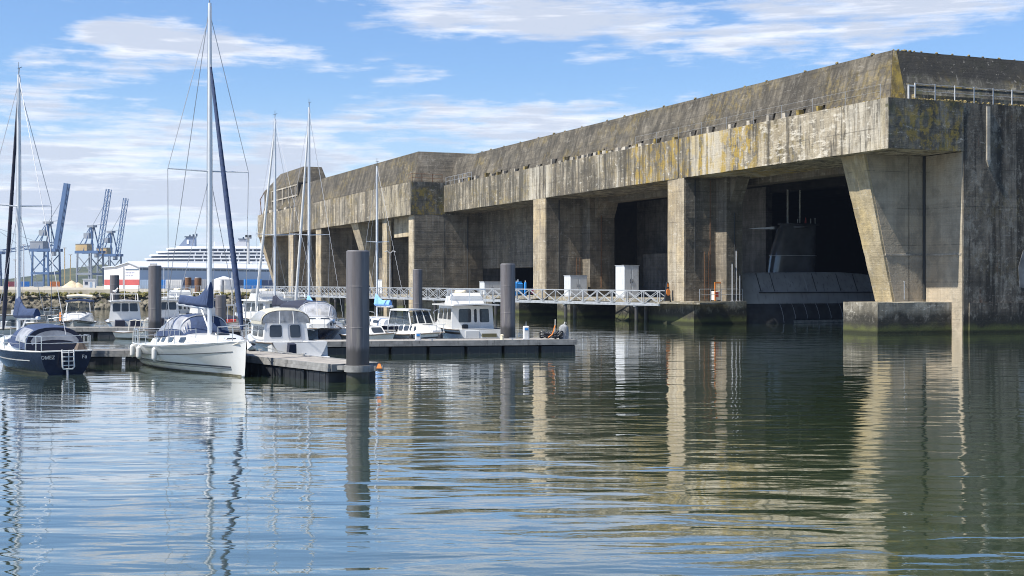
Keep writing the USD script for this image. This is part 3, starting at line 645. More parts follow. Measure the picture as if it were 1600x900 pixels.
class House:
    """A deckhouse: eight corners; face(name, a, b) gives points on its walls."""
    def __init__(s, x0, x1, w0, w1, z0, z1, rf=0.3, rr=0.1, top=0.9):
        # x0 aft, x1 fore at the base; w0 aft half width, w1 fore half width
        s.c = {(0, 0): (x0, w0, z0), (1, 0): (x1, w1, z0), (0, 1): (x0 + rr, w0 * top, z1), (1, 1): (x1 - rf, w1 * top, z1)}
    def P(s, i, j, side): p = s.c[(i, j)]; return np.array([p[0], p[1] * side, p[2]], float)
    def mesh(s): return hull([s.P(i, j, k) for i in (0, 1) for j in (0, 1) for k in (-1, 1)])
    def face(s, n, a, b):
        q = {'port': [s.P(0, 0, 1), s.P(1, 0, 1), s.P(1, 1, 1), s.P(0, 1, 1)], 'stbd': [s.P(0, 0, -1), s.P(1, 0, -1), s.P(1, 1, -1), s.P(0, 1, -1)],
             'front': [s.P(1, 0, 1), s.P(1, 0, -1), s.P(1, 1, -1), s.P(1, 1, 1)], 'rear': [s.P(0, 0, 1), s.P(0, 0, -1), s.P(0, 1, -1), s.P(0, 1, 1)]}[n]
        return (q[0] * (1 - a) + q[1] * a) * (1 - b) + (q[3] * (1 - a) + q[2] * a) * b
    def pane(s, n, a0, a1, b0, b1, off=0.012, skew=0.0):
        P = np.array([s.face(n, a0, b0), s.face(n, a1, b0), s.face(n, a1 - skew, b1), s.face(n, a0 + skew * 0, b1)])
        nn = np.cross(P[1] - P[0], P[3] - P[0]); nn /= np.linalg.norm(nn)
        mid = np.mean([s.face(x, .5, .5) for x in ('port', 'stbd')], 0)
        if nn @ (P.mean(0) - mid) < 0: nn = -nn
        c = P.mean(0); Q = []
        for p in P:                      # rounded corners
            for w in P:
                pass
        ring = []
        for i in range(4):
            p, a, b = P[i], P[i - 1], P[(i + 1) % 4]
            ring += [p + (a - p) * min(.05 / (np.linalg.norm(a - p) + 1e-9), .4), p + (b - p) * min(.05 / (np.linalg.norm(b - p) + 1e-9), .4)]
        return hull([r + nn * off for r in ring] + [r - nn * .03 for r in ring])
def arch(x, w, h, z0, e=0.75, k=14, a0=0.0, a1=PI, lean=0.0):
    out = []
    for a in np.linspace(a0, a1, k + 1):
        c, s = math.cos(a), math.sin(a)
        out.append([x + lean * abs(s) ** e, math.copysign(abs(c) ** e, c) * w, z0 + h * abs(s) ** e])
    return out
def hood(st, mat_p, parent, name, label=None, thick=True):
    """Canvas over hoops: st = (x, half width, height, z0, lean)."""
    R = [arch(x, w, h, z0, lean=l) for x, w, h, z0, l in st]
    return part(parent, name, loft(R, close=False, cap0=False, cap1=False), mat_p, 50, label)
def hood_window(st, i0, i1, a0, a1, parent, name='window', mat=None, off=1.012, fr=(0.12, 0.88)):
    """A clear panel between hoops i0 and i1 (fractions fr of the way) over the angles a0..a1."""
    rows = []
    for f in np.linspace(i0 + fr[0], i1 - 1 + fr[1], 6):
        i = min(int(f), len(st) - 2); k = f - i
        x, w, h, z0, l = [st[i][q] * (1 - k) + st[i + 1][q] * k for q in range(5)]
        rows.append(arch(x, w * off, h * off, z0, k=8, a0=a0, a1=a1, lean=l))
    return part(parent, name, loft(rows, close=False, cap0=False, cap1=False), mat or VINYL, 50)
def tubes(parent, name, lines, r, mat, sides=5): 
    for l in lines: part(parent, name, tube(l, r, sides), mat, 60)
def curve(a, b, sag, k=8): a, b = np.array(a, float), np.array(b, float); return [a + (b - a) * t + [0, 0, -sag * 4 * t * (1 - t)] for t in np.linspace(0, 1, k + 1)]
WR = [1.0]
def rig(p, x, zb, zt, r=0.085, spread=1.0, zs=(0.5,), chain=1.2, zdeck=0.9, bow=None, stern=None, furl=None, furl_r=0.09, fz=0.9, tilt=0.0, wr=0.013):
    """Mast with spreaders, shrouds and stays; x at the mast foot, bow and stern the stay ends (x, z)."""
    wr = wr * WR[0]
    top = np.array([x - tilt, 0, zt]); foot = np.array([x, 0, zb])
    part(p, 'mast', tube([foot, foot + (top - foot) * .6, top], [r, r, r * .72], 10), ALU, 60)
    at = lambda q: foot + (top - foot) * q
    for q in zs:
        m = at(q)
        for sd in (1, -1):
            part(p, 'spreader', tube([m, m + [-.12, sd * spread, .05]], [.035, .022], 6), ALU, 60)
    tips = at(zs[-1])
    for sd in (1, -1):
        tip = tips + [-.12, sd * spread, .05]
        part(p, 'shroud', tube([at(.97), tip, [x - .25, sd * chain, zdeck]], wr, 4), WIRE)
        part(p, 'shroud', tube([at(zs[0] * .98), [x - .5, sd * chain * .96, zdeck]], wr, 4), WIRE)
        if len(zs) > 1: part(p, 'shroud', tube([at(zs[-1]), at(zs[0]) + [-.12, sd * spread, .05]], wr, 4), WIRE)
    if stern: part(p, 'backstay', tube([top, [stern[0], 0.0, stern[1]]], wr, 4), WIRE)
    if bow:
        a, b = at(fz), np.array([bow[0], 0, bow[1]])
        part(p, 'forestay', tube([a, b], wr, 4), WIRE)
        if furl is not None:
            L = b - a; q = [a + L * t for t in (.03, .1, .5, .9, .965)]
            part(p, 'furled_sail', tube(q, [furl_r * .4, furl_r * .62, furl_r * .95, furl_r * 1.05, furl_r * .5], 9), furl, 60)
    part(p, 'halyard', tube([at(.99) + [.1, .03, 0], [x + .14, .1, zb + .4]], wr * .7, 4), WIRE)
    part(p, 'halyard', tube([at(.99) - [.12, .03, 0], [x - .16, -.1, zb + .4]], wr * .7, 4), WIRE)
    part(p, 'antenna', tube([top, top + [-.12, .05, .5]], .012, 4), WIRE)
    part(p, 'wind_vane', cat(tube([top, top + [.05, -.06, .3]], .012, 4), tube([top + [-.2, -.06, .3], top + [.3, -.06, .3]], .014, 4)), BLACK)
def sail_cover(p, x, z0, length, mat, h0=1.0, z1=None, w=0.16):
    z1 = z1 if z1 is not None else z0 + .1
    R = []
    for t in np.linspace(0, 1, 12):
        hh = .24 + (h0 - .24) * max(1 - t / .45, 0) ** 1.6; ww = w * (1 - .35 * t) * (1 + .15 * math.sin(t * 21)); zc = z0 + (z1 - z0) * t
        xx = x + .12 - t * length
        if t in (0.0,): hh *= .9
        R.append([[xx, ww * math.cos(a) * (1 if math.sin(a) < .3 else .75), zc + (hh if math.sin(a) > 0 else .16) * math.sin(a)] for a in np.linspace(0, 2 * PI, 14, endpoint=False)])
    c = part(p, 'sail_cover', loft(R), mat, 60)
    part(p, 'boom', tube([[x, 0, z0 - .16], [x - length - .15, 0, z1 - .14]], .07, 8), ALU, 60)
    return c
def stanchions(p, H, ts, h=0.6, sides=(1, -1), wires=(0.3, 0.58)):
    for sd in sides:
        tops = []
        for t in ts:
            a = H.pt(t, 1) * [1, sd, 1] + [0, -sd * .06, 0]
            part(p, 'stanchion', tube([a, a + [0, 0, h]], .014, 5), STEEL); tops.append(a)
        for wz in wires: part(p, 'lifeline', tube([a + [0, 0, wz] for a in tops], .008, 4), WIRE)
def pulpit(p, H, h=0.62, t0=0.86, name='pulpit', top=0.0):
    pts = [H.pt(t, 1) * [1, 1, 1] + [0, -.05, h] for t in np.linspace(t0, .985, 5)]
    tip = H.pt(1, 1) + [.12, 0, h + .03]
    ring = pts + [np.array([tip[0], .0, tip[2]])] + [q * [1, -1, 1] for q in pts[::-1]]
    m = [tube(ring, .017, 6)]
    for t in (t0, .93):
        for sd in (1, -1):
            a = H.pt(t, 1) * [1, sd, 1] + [0, -sd * .05, 0]; m.append(tube([a, a + [0, 0, h]], .016, 5))
    part(p, name, cat(*m), STEEL, 60)
def pushpit(p, H, h=0.62, t1=0.12):
    a = [H.pt(t, 1) + [0, -.06, h] for t in (t1, .06, .01)]
    ring = a + [np.array([a[-1][0], y, a[-1][2]]) for y in (.5, -.5)] + [q * [1, -1, 1] for q in a[::-1]]
    m = [tube(ring, .018, 6), tube([q - [0, 0, h * .45] for q in ring], .014, 6)]
    for t in (t1, .06, .01):
        for sd in (1, -1):
            b = H.pt(t, 1) * [1, sd, 1] + [0, -sd * .06, 0]; m.append(tube([b, b + [0, 0, h]], .017, 5))
    part(p, 'pushpit', cat(*m), STEEL, 60)
def coachroof(p, st, mat=None):
    """Low cabin trunk: st = (x, half width, base z, height)."""
    R = [[[x, s * w * f, z + h * k] for s, f, k in ((1, 1, -.1), (1, .97, .35), (1, .88, .82), (1, .72, .98), (1, .35, 1.06), (-1, .35, 1.06), (-1, .72, .98), (-1, .88, .82), (-1, .97, .35), (-1, 1, -.1))] for x, w, z, h in st]
    return part(p, 'coachroof', loft(R), mat or WHITE, 35)
def side_port(p, st, x0, x1, k0, k1, side, mat=None, name='cabin_window', slant=0.0):
    """A window on the trunk's side between heights k0 and k1 (fractions of its height)."""
    xs = [s[0] for s in st]
    def at(x, k):
        w = np.interp(x, xs, [s[1] for s in st]); z = np.interp(x, xs, [s[2] for s in st]); h = np.interp(x, xs, [s[3] for s in st])
        return np.array([x, side * w * np.interp(k, [-.1, .35, .82, .98], [1, .97, .88, .72]), z + h * k])
    n = np.array([0, side, .25]) / 1.03; d = (x1 - x0) * .12
    ring = [at(x0 + d, k0), at(x1 - d, k0), at(x1, k0 + (k1 - k0) * .3), at(x1 + slant, k1 - (k1 - k0) * .3), at(x1 - d + slant, k1), at(x0 + d + slant, k1), at(x0 + slant, k1 - (k1 - k0) * .3), at(x0, k0 + (k1 - k0) * .3)]
    return part(p, name, hull([r + n * .018 for r in ring] + [r - n * .05 for r in ring]), mat or GLASS)
def writing(parent, name, text, h, mat, P, right, up):
    """Letters on a surface, read along right."""
    m = meshkit.text_mesh(text, h, 0.006); v = np.array(m.vertices); r, u = np.array(right, float), np.array(up, float); n = np.cross(r, u)
    v = np.array(P, float) + v[:, :1] * r + v[:, 1:2] * u + v[:, 2:] * n
    return part(parent, name, (v, np.array(m.faces)), mat)
def heading(hx, hy): return math.degrees(math.atan2(hy, hx))

# ---------------------------------------------------------------- submarine in the first pen (x into the pen, like the bunker)
SUBM = plain('submarine_black', (0.06, 0.061, 0.065), 0.26, coat=1.0, var=0.2, scale=0.8, dirt=((0.055, 0.053, 0.05), 0.5))
SUBG = plain('submarine_dark_grey', (0.37, 0.373, 0.38), 0.42, var=0.15, scale=0.9, dirt=((0.12, 0.115, 0.105), 0.6))
sc0 = np.array([CX, CY]) + UD * 28.62
sub = thing('submarine', 'black submarine lying inside the first open pen of the bunker', 'submarine', (sc0[0], sc0[1], 0), math.degrees(FAC))
def S(n, m, mat=None, sm=40, label=None, par=None): return part(par or sub, n, m, mat or SUBM, sm, label)
prof = [(4.76, 3.2), (7.4, 3.22), (9, 3.24), (11, 3.25), (40, 3.25), (46, 2.6), (52, 1.4), (56, .3)]
hl = S('pressure_hull', loft([[[x, r * math.cos(a), -.35 + r * math.sin(a)] for a in np.linspace(0, 2 * PI, 40, endpoint=False)] for x, r in prof]))
def casing_ring(x, zt, k): return [[x, y * k, z] for y, z in ((-2.55, 1.7), (-2.35, 2.75), (-1.55, zt - .12), (-1.4, zt), (1.4, zt), (1.55, zt - .12), (2.35, 2.75), (2.55, 1.7))]
S('casing', loft([casing_ring(4.76, 4.22, .96), casing_ring(6.0, 4.32, .98), casing_ring(7.5, 4.42, 1), casing_ring(16.0, 4.5, 1), casing_ring(18.5, 4.35, 1), casing_ring(22, 3.9, 1), casing_ring(30, 3.3, .9)]), SUBG, 25)
# plates of the casing
for x in (7.2, 8.6, 12.1, 13.0, 15.6, 17.4): S('plate_seam', hull([[x + a, -(2.37 if z < 3 else 1.57) - .012, z] for a in (0, .05) for z in (2.77, 4.36)] + [[x + a, -(2.37 if z < 3 else 1.57) + .05, z] for a in (0, .05) for z in (2.77, 4.36)]), SUBG if x == 12.1 else SUBM, False)
S('rub_strake', box(7.0, 22, -2.52, -2.3, 2.62, 2.72), SUBM, False)
for k in range(9):
    x0 = 9.0 + k * 1.25; S('hull_seam', tube([[x0, -.0 - 3.275 * math.sin(a), -.35 + 3.275 * math.cos(a)] for a in np.linspace(.75, 1.45, 8)], .018, 4), SUBG, False)
S('boot_topping', loft([[[x, -math.sqrt(max(3.27 ** 2 - (z + .35) ** 2, 0)) * q, z] for z, q in ((.02, 1.004), (.02, 1.02), (.26, 1.02), (.26, 1.004))] for x in np.linspace(10, 30, 8)]), plain('pale_boot_topping', (0.30, 0.29, 0.25), .8, var=.4, scale=3), False)
S('limber_holes', cat(*[box(10.2 + k * .62, 10.5 + k * .62, -3.3, -3.1, .27, .4) for k in range(24)]), BLACK, False, None)
def sail_ring(z, x0, x1, w): 
    P = []
    for a in np.linspace(0, 2 * PI, 36, endpoint=False):
        c, s_ = math.cos(a), math.sin(a); P.append([(x0 + x1) / 2 + (x1 - x0) / 2 * math.copysign(abs(c) ** .95, c), w * math.copysign(abs(s_) ** .95, s_), z])
    return P
SAILM = plain('sail_black', (0.075, 0.077, 0.082), 0.26, coat=1.0, var=0.15, scale=0.8)
sl = S('sail', loft([sail_ring(4.3, 9.55, 14.3, 1.05), sail_ring(5.9, 9.75, 14.5, 1.1), sail_ring(6.0, 9.78, 14.52, 1.1), sail_ring(8.2, 10.55, 14.5, 1.05), sail_ring(8.75, 10.9, 14.45, .98)]), SAILM)
S('sail_seam', loft([sail_ring(5.93, 9.73, 14.55, 1.125), sail_ring(5.985, 9.74, 14.56, 1.125)], cap0=False, cap1=False), SUBG, False, par=sl)
S('sail_cap', loft([sail_ring(8.74, 10.7, 14.85, 1.15), sail_ring(8.84, 10.7, 14.85, 1.15)]), BLACK, False, par=sl)
S('diving_plane', hull([[10.9, .9, 8.35], [12.2, .9, 8.35], [10.9, .9, 8.6], [12.2, .9, 8.6], [9.9, 3.6, 8.47], [10.8, 3.6, 8.47], [9.9, 3.6, 8.52], [10.8, 3.6, 8.52]]), None, False)
S('diving_plane', hull([[11.6, -.9, 8.35], [12.6, -.9, 8.35], [11.6, -.9, 8.6], [12.6, -.9, 8.6], [11.9, -2.1, 8.47], [12.5, -2.1, 8.47], [11.9, -2.1, 8.52], [12.5, -2.1, 8.52]]), None, False)
MASTG = plain('periscope_grey', (0.33, 0.33, 0.30), .5, var=.1)
S('periscope', tube([[11.7, .15, 8.8], [11.7, .15, 11.9]], .085, 8), MASTG, 50)
S('periscope', tube([[12.9, .0, 8.8], [12.9, 0, 11.9]], .085, 8), MASTG, 50)
for x, h in ((12.3, .45), (13.7, .5), (14.2, .55)): S('signal_post', cyl(x, -.5, 8.8, 8.8 + h, .05, 6), MASTG, False)
S('signal_lamp', cyl(13.3, -.3, 8.8, 9.4, .1, 8, .04), RED, False)

# ---------------------------------------------------------------- footbridge in front of the pens
b0, b1 = np.array([13.5, 117.0]), np.array([-33.5, 185.5]); Lb = np.linalg.norm(b1 - b0)
fb = thing('footbridge', 'grey steel lattice footbridge running in front of the bunker pens', 'footbridge', (b0[0], b0[1], 0), math.degrees(math.atan2(b1[1] - b0[1], b1[0] - b0[0])))
slope = lambda x: 1.62 + .28 * x / Lb
n = 38; w = Lb / n
BR = plain('bridge_grey', (0.34, 0.355, 0.37), .5, .3, var=.2, scale=4)
part(fb, 'bridge_deck', prism([(0, slope(0) + .02), (Lb, slope(Lb) + .02), (Lb, slope(Lb) + .12), (0, slope(0) + .12)], -.75, .75, 'xz'), BR)
for y in (-.8, .8):
    for zz, t in ((-.04, .16), (1.2, .075)): part(fb, 'chord', bar([0, y, slope(0) + zz], [Lb, y, slope(Lb) + zz], .08, t), BR)
    for i in range(n + 1):
        x = min(i * w, Lb - .03); part(fb, 'post', box(x - .04, x + .04, y - .035, y + .035, slope(x) - .02, slope(x) + 1.18), BR)
        if i < n:
            for a, b in ((.1, 1.14), (1.14, .1)): part(fb, 'brace', bar([x + .05, y * 1.005 + (.01 if a > b else -.01), slope(x) + a], [x + w - .05, y * 1.005 + (.01 if a > b else -.01), slope(x + w) + b], .035, .05), BR)
part(fb, 'landing', box(-5.6, .2, -1.6, 1.3, 1.72, 1.86), C_FOOT)
for i, x in enumerate((3.5, 14, 26, 38.0, 50, 62, 73)):
    for y in (-.55, .55): part(fb, 'leg', cyl(x, y, -2, slope(x), .16, 10), PILE)
    part(fb, 'leg_beam', box(x - .15, x + .15, -.8, .8, slope(x) - .22, slope(x) - .02), BR)

# things on the quay and on the pier foot
def at(v, u, z=0.0): p = np.array([CX, CY]) + VD * v + UD * u; return (p[0], p[1], z)
FR = math.degrees(FAC)
LGREY = plain('pale_grey_steel', (0.50, 0.52, 0.54), .5, var=.06, dirt=((.3, .29, .27), .4))
def cabinet(v, u, sv, su, h, label, zb=2.09):
    t = thing('equipment_cabinet', label, 'cabinet', at(v, u, zb), FR)
    part(t, 'housing', rbox(0, sv, 0, su, .08, h, .03), LGREY); part(t, 'roof_plate', box(-.05, sv + .05, -.05, su + .05, h + .003, h + .06), GREYP)
    part(t, 'plinth', box(.03, sv - .03, .03, su - .03, 0, .08), GREYP)
    for k in (0, 1):
        d = part(t, 'door', rbox(.05 + k * sv / 2, sv / 2 - .03 + k * sv / 2, -.03, .02, .15, h - .08, .01), LGREY)
        part(d, 'handle', box(sv / 2 + (-.14 if k == 0 else .08), sv / 2 + (-.08 if k == 0 else .14), -.06, -.032, h * .45, h * .58), BLACK)
    return t
cabinet(2.0, 41.9, 1.6, 1.8, 3.1, 'tall pale grey cabinet on the quay left of the first pier')
cabinet(1.5, 53.0, 1.95, 1.5, 2.2, 'low pale grey two-door cabinet beside the second pier')
cabinet(1.0, 76.0, 2.2, 1.5, 1.6, 'small grey cabinet on the quay before the closed pen')
cabinet(-4.0 + 1.2, 103.5, 2.0, 3.2, 1.9, 'white cabinet on the quay right of the tallest steel pile')
cabinet(-2.6, 119.0, 1.4, 2.2, 1.8, 'white cabinet on the far quay behind the two tall masts')
t = thing('blue_tank', 'bright blue plastic tank with fittings on the quay behind the footbridge', 'tank', at(1.2, 69.0, 2.09), FR)
part(t, 'tank_body', rbox(0, 1.9, 0, 2.4, .15, 1.45, .1), BLUE, 30); part(t, 'lid', rbox(.1, 1.8, .1, 2.3, 1.45, 1.58, .05), BLUE); part(t, 'skid', box(.1, 1.8, .1, 2.3, 0, .15), BLACK)
for k in range(3): part(t, 'valve', cyl(.5 + .45 * k, .4, 1.58, 1.85, .06, 8), ALU)
for k, (v, u) in enumerate(((1.0, 63.6), (1.4, 64.4), (.9, 66.2), (1.6, 67.4))):
    t = thing('gas_bottle', ['nearest slim blue gas bottle by the second pier, first of four', 'slim blue gas bottle second from the second pier', 'slim blue gas bottle third from the second pier', 'slim blue gas bottle farthest from the second pier, before the dark opening'][k], 'gas bottle', at(v, u, 2.09), 0, 'blue gas bottles on the quay')
    part(t, 'cylinder', loft([[[r * math.cos(a), r * math.sin(a), z] for a in np.linspace(0, 2 * PI, 10, endpoint=False)] for z, r in ((0, .14), (1.35, .14), (1.5, .07), (1.56, .05))]), BLUE, 40); part(t, 'valve', cyl(0, 0, 1.56, 1.7, .04, 6), ALU)
t = thing('control_cabinet', 'orange framed pump cabinet on the first pier foot', 'cabinet', at(2.55, 24.0 + 2.2, 1.96), FR)
for x in (0, .62): part(t, 'frame_post', box(x, x + .09, 0, .09, 0, 1.5), ORANGE)
part(t, 'frame_top', box(0, .71, -.002, .092, 1.5, 1.62), ORANGE); part(t, 'pump_box', rbox(.0, .7, .1, .6, .05, .85, .04), WHITEP); part(t, 'panel', box(.1, .4, .06, .098, .35, .75), RED)
t = thing('grey_bin', 'grey lidded bin beside the orange framed cabinet', 'bin', at(3.5, 26.0, 1.96), FR)
part(t, 'bin_body', hull([[.05, .05, .08], [.6, .05, .08], [.6, .6, .08], [.05, .6, .08], [0, 0, .95], [.7, 0, .95], [.7, .7, .95], [0, .7, .95]]), GREYP); part(t, 'lid', rbox(-.03, .73, -.03, .73, .95, 1.03, .03), BLACK); part(t, 'wheel', xf(tube([[.1, 0, .08], [.1, .06, .08]], .08, 10), (0, 0, 0)), BLACK)
t = thing('pier_railing', 'short galvanised railing along the top of the first pier foot', 'railing', at(.3, 25.2, 1.95), FR)
for k in range(5): part(t, 'post', cyl(.2 + k * 1.05, .05, 0, 1.05, .03, 6), GALV)
for zz in (.55, 1.03): part(t, 'rail', tube([[.2, .05, zz], [4.4, .05, zz]], .025, 6), GALV)
for k, (v, h) in enumerate(((3.6, 3.2), (4.0, 4.3), (4.35, 2.2))):
    t = thing('steel_post', ['slim steel post on the pier foot, left of three', 'tallest slim steel post on the first pier foot', 'shortest slim steel post nearest the submarine'][k], 'post', at(v, 25.1, 1.95), 0)
    part(t, 'pole', cyl(0, 0, 0, h, .05, 8), GREYP); part(t, 'cap', cyl(0, 0, h, h + .1, .08, 8), BLACK); part(t, 'base_plate', box(-.12, .12, -.12, .12, 0, .03), GREYP)
t = thing('fire_hydrant_post', 'black and orange hose post standing against the first pier', 'hose post', at(-.5, 29.0, 1.95), FR)
part(t, 'frame', hull([[-.3, -.1, 0], [.3, -.1, 0], [.3, .1, 0], [-.3, .1, 0], [-.08, -.1, 1.6], [.08, -.1, 1.6], [.08, .1, 1.6], [-.08, .1, 1.6]]), BLACK)
part(t, 'hose', loft([[[.2 * math.cos(a), -.12 + dz, .75 + .3 * math.sin(a)] for a in np.linspace(0, 2 * PI, 12, endpoint=False)] for dz in (-.05, .02)]), ORANGE); part(t, 'marker', box(-.07, .07, -.13, -.102, 1.2, 1.5), ORANGE)
t = thing('quay_lamp', 'double-armed lamp post on the quay beyond the steel piles', 'lamp post', at(-3.9, 99.5 - 2, 2.05), 0)
part(t, 'pole', tube([[0, 0, 0], [0, 0, 5.6]], [.09, .06], 8), GREYP)
for s_ in (-1, 1): part(t, 'lamp_head', tube([[0, 0, 5.4], [s_ * .35, 0, 5.75], [s_ * .7, 0, 5.65]], [.05, .06, .1], 6), GREYP)
t = thing('bicycle', 'pink bicycle leaning behind the footbridge rail', 'bicycle', at(-.45, 58.6, 2.09), FR + 15)
for x in (0, 1.05): part(t, 'wheel', tube([[x + .33 * math.cos(a), 0, .33 + .33 * math.sin(a)] for a in np.linspace(0, 2 * PI, 17)], .025, 5), BLACK)
PINK = plain('pink_paint', (.45, .06, .2), .4)
part(t, 'frame', cat(*[tube(l, .025, 5) for l in ([[0, 0, .33], [.3, 0, .75], [.8, 0, .8], [.45, 0, .3], [0, 0, .33]], [[.3, 0, .75], [.45, 0, .3]], [[.8, 0, .85], [1.05, 0, .33]])]), PINK)
part(t, 'handlebar', tube([[.72, -.25, 1.0], [.82, 0, .98], [.72, .25, 1.0]], .02, 5), BLACK); part(t, 'saddle', hull([[.15, -.07, .88], [.15, .07, .88], [.42, 0, .88], [.15, -.06, .93], [.15, .06, .93], [.4, 0, .92]]), BLACK)

# ---------------------------------------------------------------- piles
def pile(px, d, r, zt, label):
    g = ground(px, d)
    t = thing('mooring_pile', label, 'pile', (g[0], g[1], 0)); part(t, 'tube', loft([[[q * math.cos(a), q * math.sin(a), z] for a in np.linspace(0, 2 * PI, 40, endpoint=False)] for z, q in ((-3, r), (zt - .02, r), (zt, r - .02))]), PILE, 40)
    
    for zz in (1.9, 3.3):
        if zz < zt - .5: part(t, 'weld_seam', loft([[[q * math.cos(a), q * math.sin(a), z] for a in np.linspace(0, 2 * PI, 40, endpoint=False)] for z, q in ((zz, r), (zz + .01, r + .006), (zz + .03, r + .006), (zz + .04, r))], cap0=False, cap1=False), PILE, 40)
    part(t, 'cap_plate', cyl(0, 0, zt - .08, zt + .012, r * .9, 24), GREYP); return t
pile(559, 46.15, .395, 4.54, 'tallest thick steel pile at the end of the front pontoon')
pile(793.5, 69.9, .385, 4.45, 'thick steel pile at the middle pontoon beside the white trawler')
pile(242, 80, .38, 4.5, 'steel pile behind the stern of the white sailing yacht')
pile(179, 120, .40, 4.2, 'distant steel pile in front of the red and white shed')
pile(652.5, 100, .36, 4.5, 'steel pile rising behind the footbridge rail, left of the trawler')
t = pile(345, 84, .33, 2.72, 'short rusty brown pile right of the white yacht mast')

# ---------------------------------------------------------------- pontoons
def pontoon(label, loc, rot, L, W, zt=.63, fl=2.0, gap=.22, ends=True, boards=True, close=.06):
    """Deck runs along local +x from the origin, y to the left; floats below."""
    t = thing('pontoon', label, 'pontoon', (loc[0], loc[1], 0), rot)
    nb = int(L / 2.4); s = L / nb
    for i in range(nb): part(t, 'deck_panel', rbox(i * s + .025, (i + 1) * s - .025, .1, W - .1, zt - .1, zt, .012), WOOD)
    for y in (0, W - .1):
        part(t, 'edge_beam', box(0, L, y, y + .098, zt - .11, zt + .02), TRIM); part(t, 'fender_strip', box(-.02, L + .02, y - .03 if y == 0 else y + .02, y + .08 if y == 0 else y + .13, zt - .24, zt - .115), TRIM)
    for x in (-.05, L - .05): part(t, 'end_beam', box(x, x + .1, .1, W - .1, zt - .24, zt + .012), TRIM)
    k = max(int(L / (fl + gap)), 1); f = L / k
    for i in range(k):
        x0, x1 = i * f + gap / 2, (i + 1) * f - gap / 2
        b = part(t, 'float', rbox(x0, x1, .04, W - .04, -.45, zt - .245, .05), FLOATM)
        for y in (.035, W - .045):
            for q in np.linspace(x0 + .15, x1 - .15, 4): part(b, 'rib', box(q - .025, q + .025, y - .012, y + .022, -.4, zt - .28), FLOATM)
    for i in range(int(L / 4)):
        c = part(t, 'cleat', cat(box(1.5 + i * 4, 1.56 + i * 4, .2, .26, zt, zt + .08), box(1.36 + i * 4, 1.70 + i * 4, .2, .26, zt + .08, zt + .12)), GALV)
    return t
fdir = np.array([-.57, .822])
p = pontoon('front finger pontoon running back from the tallest steel pile', (-4.68, 47.35), math.degrees(math.atan2(fdir[1], fdir[0])), 13.5, 2.0, fl=1.5, gap=.3)
t = thing('pile_guide', 'orange tipped iron guide clasping the tallest pile', 'pile guide', (-5.27, 46.15, .52), 0)
part(t, 'collar', loft([[[q * math.cos(a), q * math.sin(a), z] for a in np.linspace(0, 2 * PI, 24, endpoint=False)] for z, q in ((-.12, .50), (.1, .50), (.1, .42), (-.12, .42), (-.12, .50))], cap0=False, cap1=False), TRIM, 30)
part(t, 'arm', box(.45, .85, -.15, .1, -.1, .08), TRIM); part(t, 'arm', bar([-.42, .1, 0], [-.95, .35, 0], .14), TRIM); part(t, 'orange_tip', hull([[.63, -.18, .0], [.82, -.18, .0], [.82, 0, .0], [.63, 0, .0], [.68, -.13, .15], [.76, -.13, .15], [.76, -.05, .15], [.68, -.05, .15]]), ORANGE)
m0 = np.array([-13.2, 63.55]); md = np.array([.9805, .196])
pontoon('long middle pontoon in front of the white motor boats', m0, math.degrees(math.atan2(md[1], md[0])), 16.75, 2.45, fl=1.6, gap=.12)
pontoon('low pontoon between the navy yacht and the white yacht', (-18.3, 56.7), 1.0, 3.4, 1.5, zt=.58, fl=1.2, gap=.5)
pontoon('far pontoon in front of the pilothouse boats', (-36, 86), 0, 21, 2.2, zt=.6)
pontoon('far pontoon under the dark bimini and the furled masts', (-16, 79.5), 3, 9, 2.0, zt=.6)
# on the middle pontoon
def onmid(px, off=.8, h=.63):
    k = (px - 800) / FPX; nrm = np.array([-md[1], md[0]]); o = m0 + nrm * off
    s = (k * o[1] - o[0]) / (md[0] - k * md[1]); q = o + md * s; return (q[0], q[1], h)
def pedestal(px, h, wd, label):
    t = thing('power_pedestal', label, 'pedestal', onmid(px), 8)
    part(t, 'body', rbox(-wd, wd, -wd * .8, wd * .8, 0, h, .05), WHITEP, 30); part(t, 'socket_panel', box(-wd * .6, wd * .6, -wd * .8 - .012, -wd * .8 + .02, h - .2, h - .1), BLUE); part(t, 'base', box(-wd * 1.15, wd * 1.15, -wd, wd, 0, .05), GREYP); part(t, 'antenna', cyl(0, 0, h, h + .22, .012, 5), GALV)
pedestal(822, .68, .15, 'white power pedestal near the right end of the middle pontoon')
pedestal(653, .42, .14, 'short white power pedestal in front of the small cruiser')
t = thing('wrapped_drum', 'grey net wrapped drum at the tip of the middle pontoon', 'drum', onmid(881, 1.0), 0)
NET = plain('grey_net', (.20, .21, .22), .95, var=.5, scale=14, bump=.03, bscale=26)
part(t, 'drum', loft([[[r * (1 + .06 * math.sin(5 * a + z * 9)) * math.cos(a), r * (1 + .06 * math.cos(4 * a + z * 7)) * math.sin(a), z] for a in np.linspace(0, 2 * PI, 22, endpoint=False)] for z, r in ((0, .24), (.3, .25), (.58, .24), (.68, .17), (.74, .08))]), NET, 50); part(t, 'knot', tube([[0, 0, .7], [.05, 0, .86], [.12, .02, .8]], .03, 6), ROPE)
t = thing('coiled_hose', 'black hose heap with orange rope near the pontoon tip', 'hose', onmid(861, .9), 0)
for k, (x, r) in enumerate(((-.35, .16), (-.12, .13), (.15, .18), (.38, .15))): part(t, 'coil', tube([[x + r * 1.3 * math.cos(a), r * math.sin(a) * .8, .1 + .07 * math.sin(2 * a + k) + .02 * a] for a in np.linspace(0, 4 * PI, 30)], .045, 6), BLACK, 50)
part(t, 'rope', tube([[-.15, -.2, .1], [.05, -.22, .25], [.12, -.15, .42], [.2, -.1, .7]], .03, 6), ORANGE)
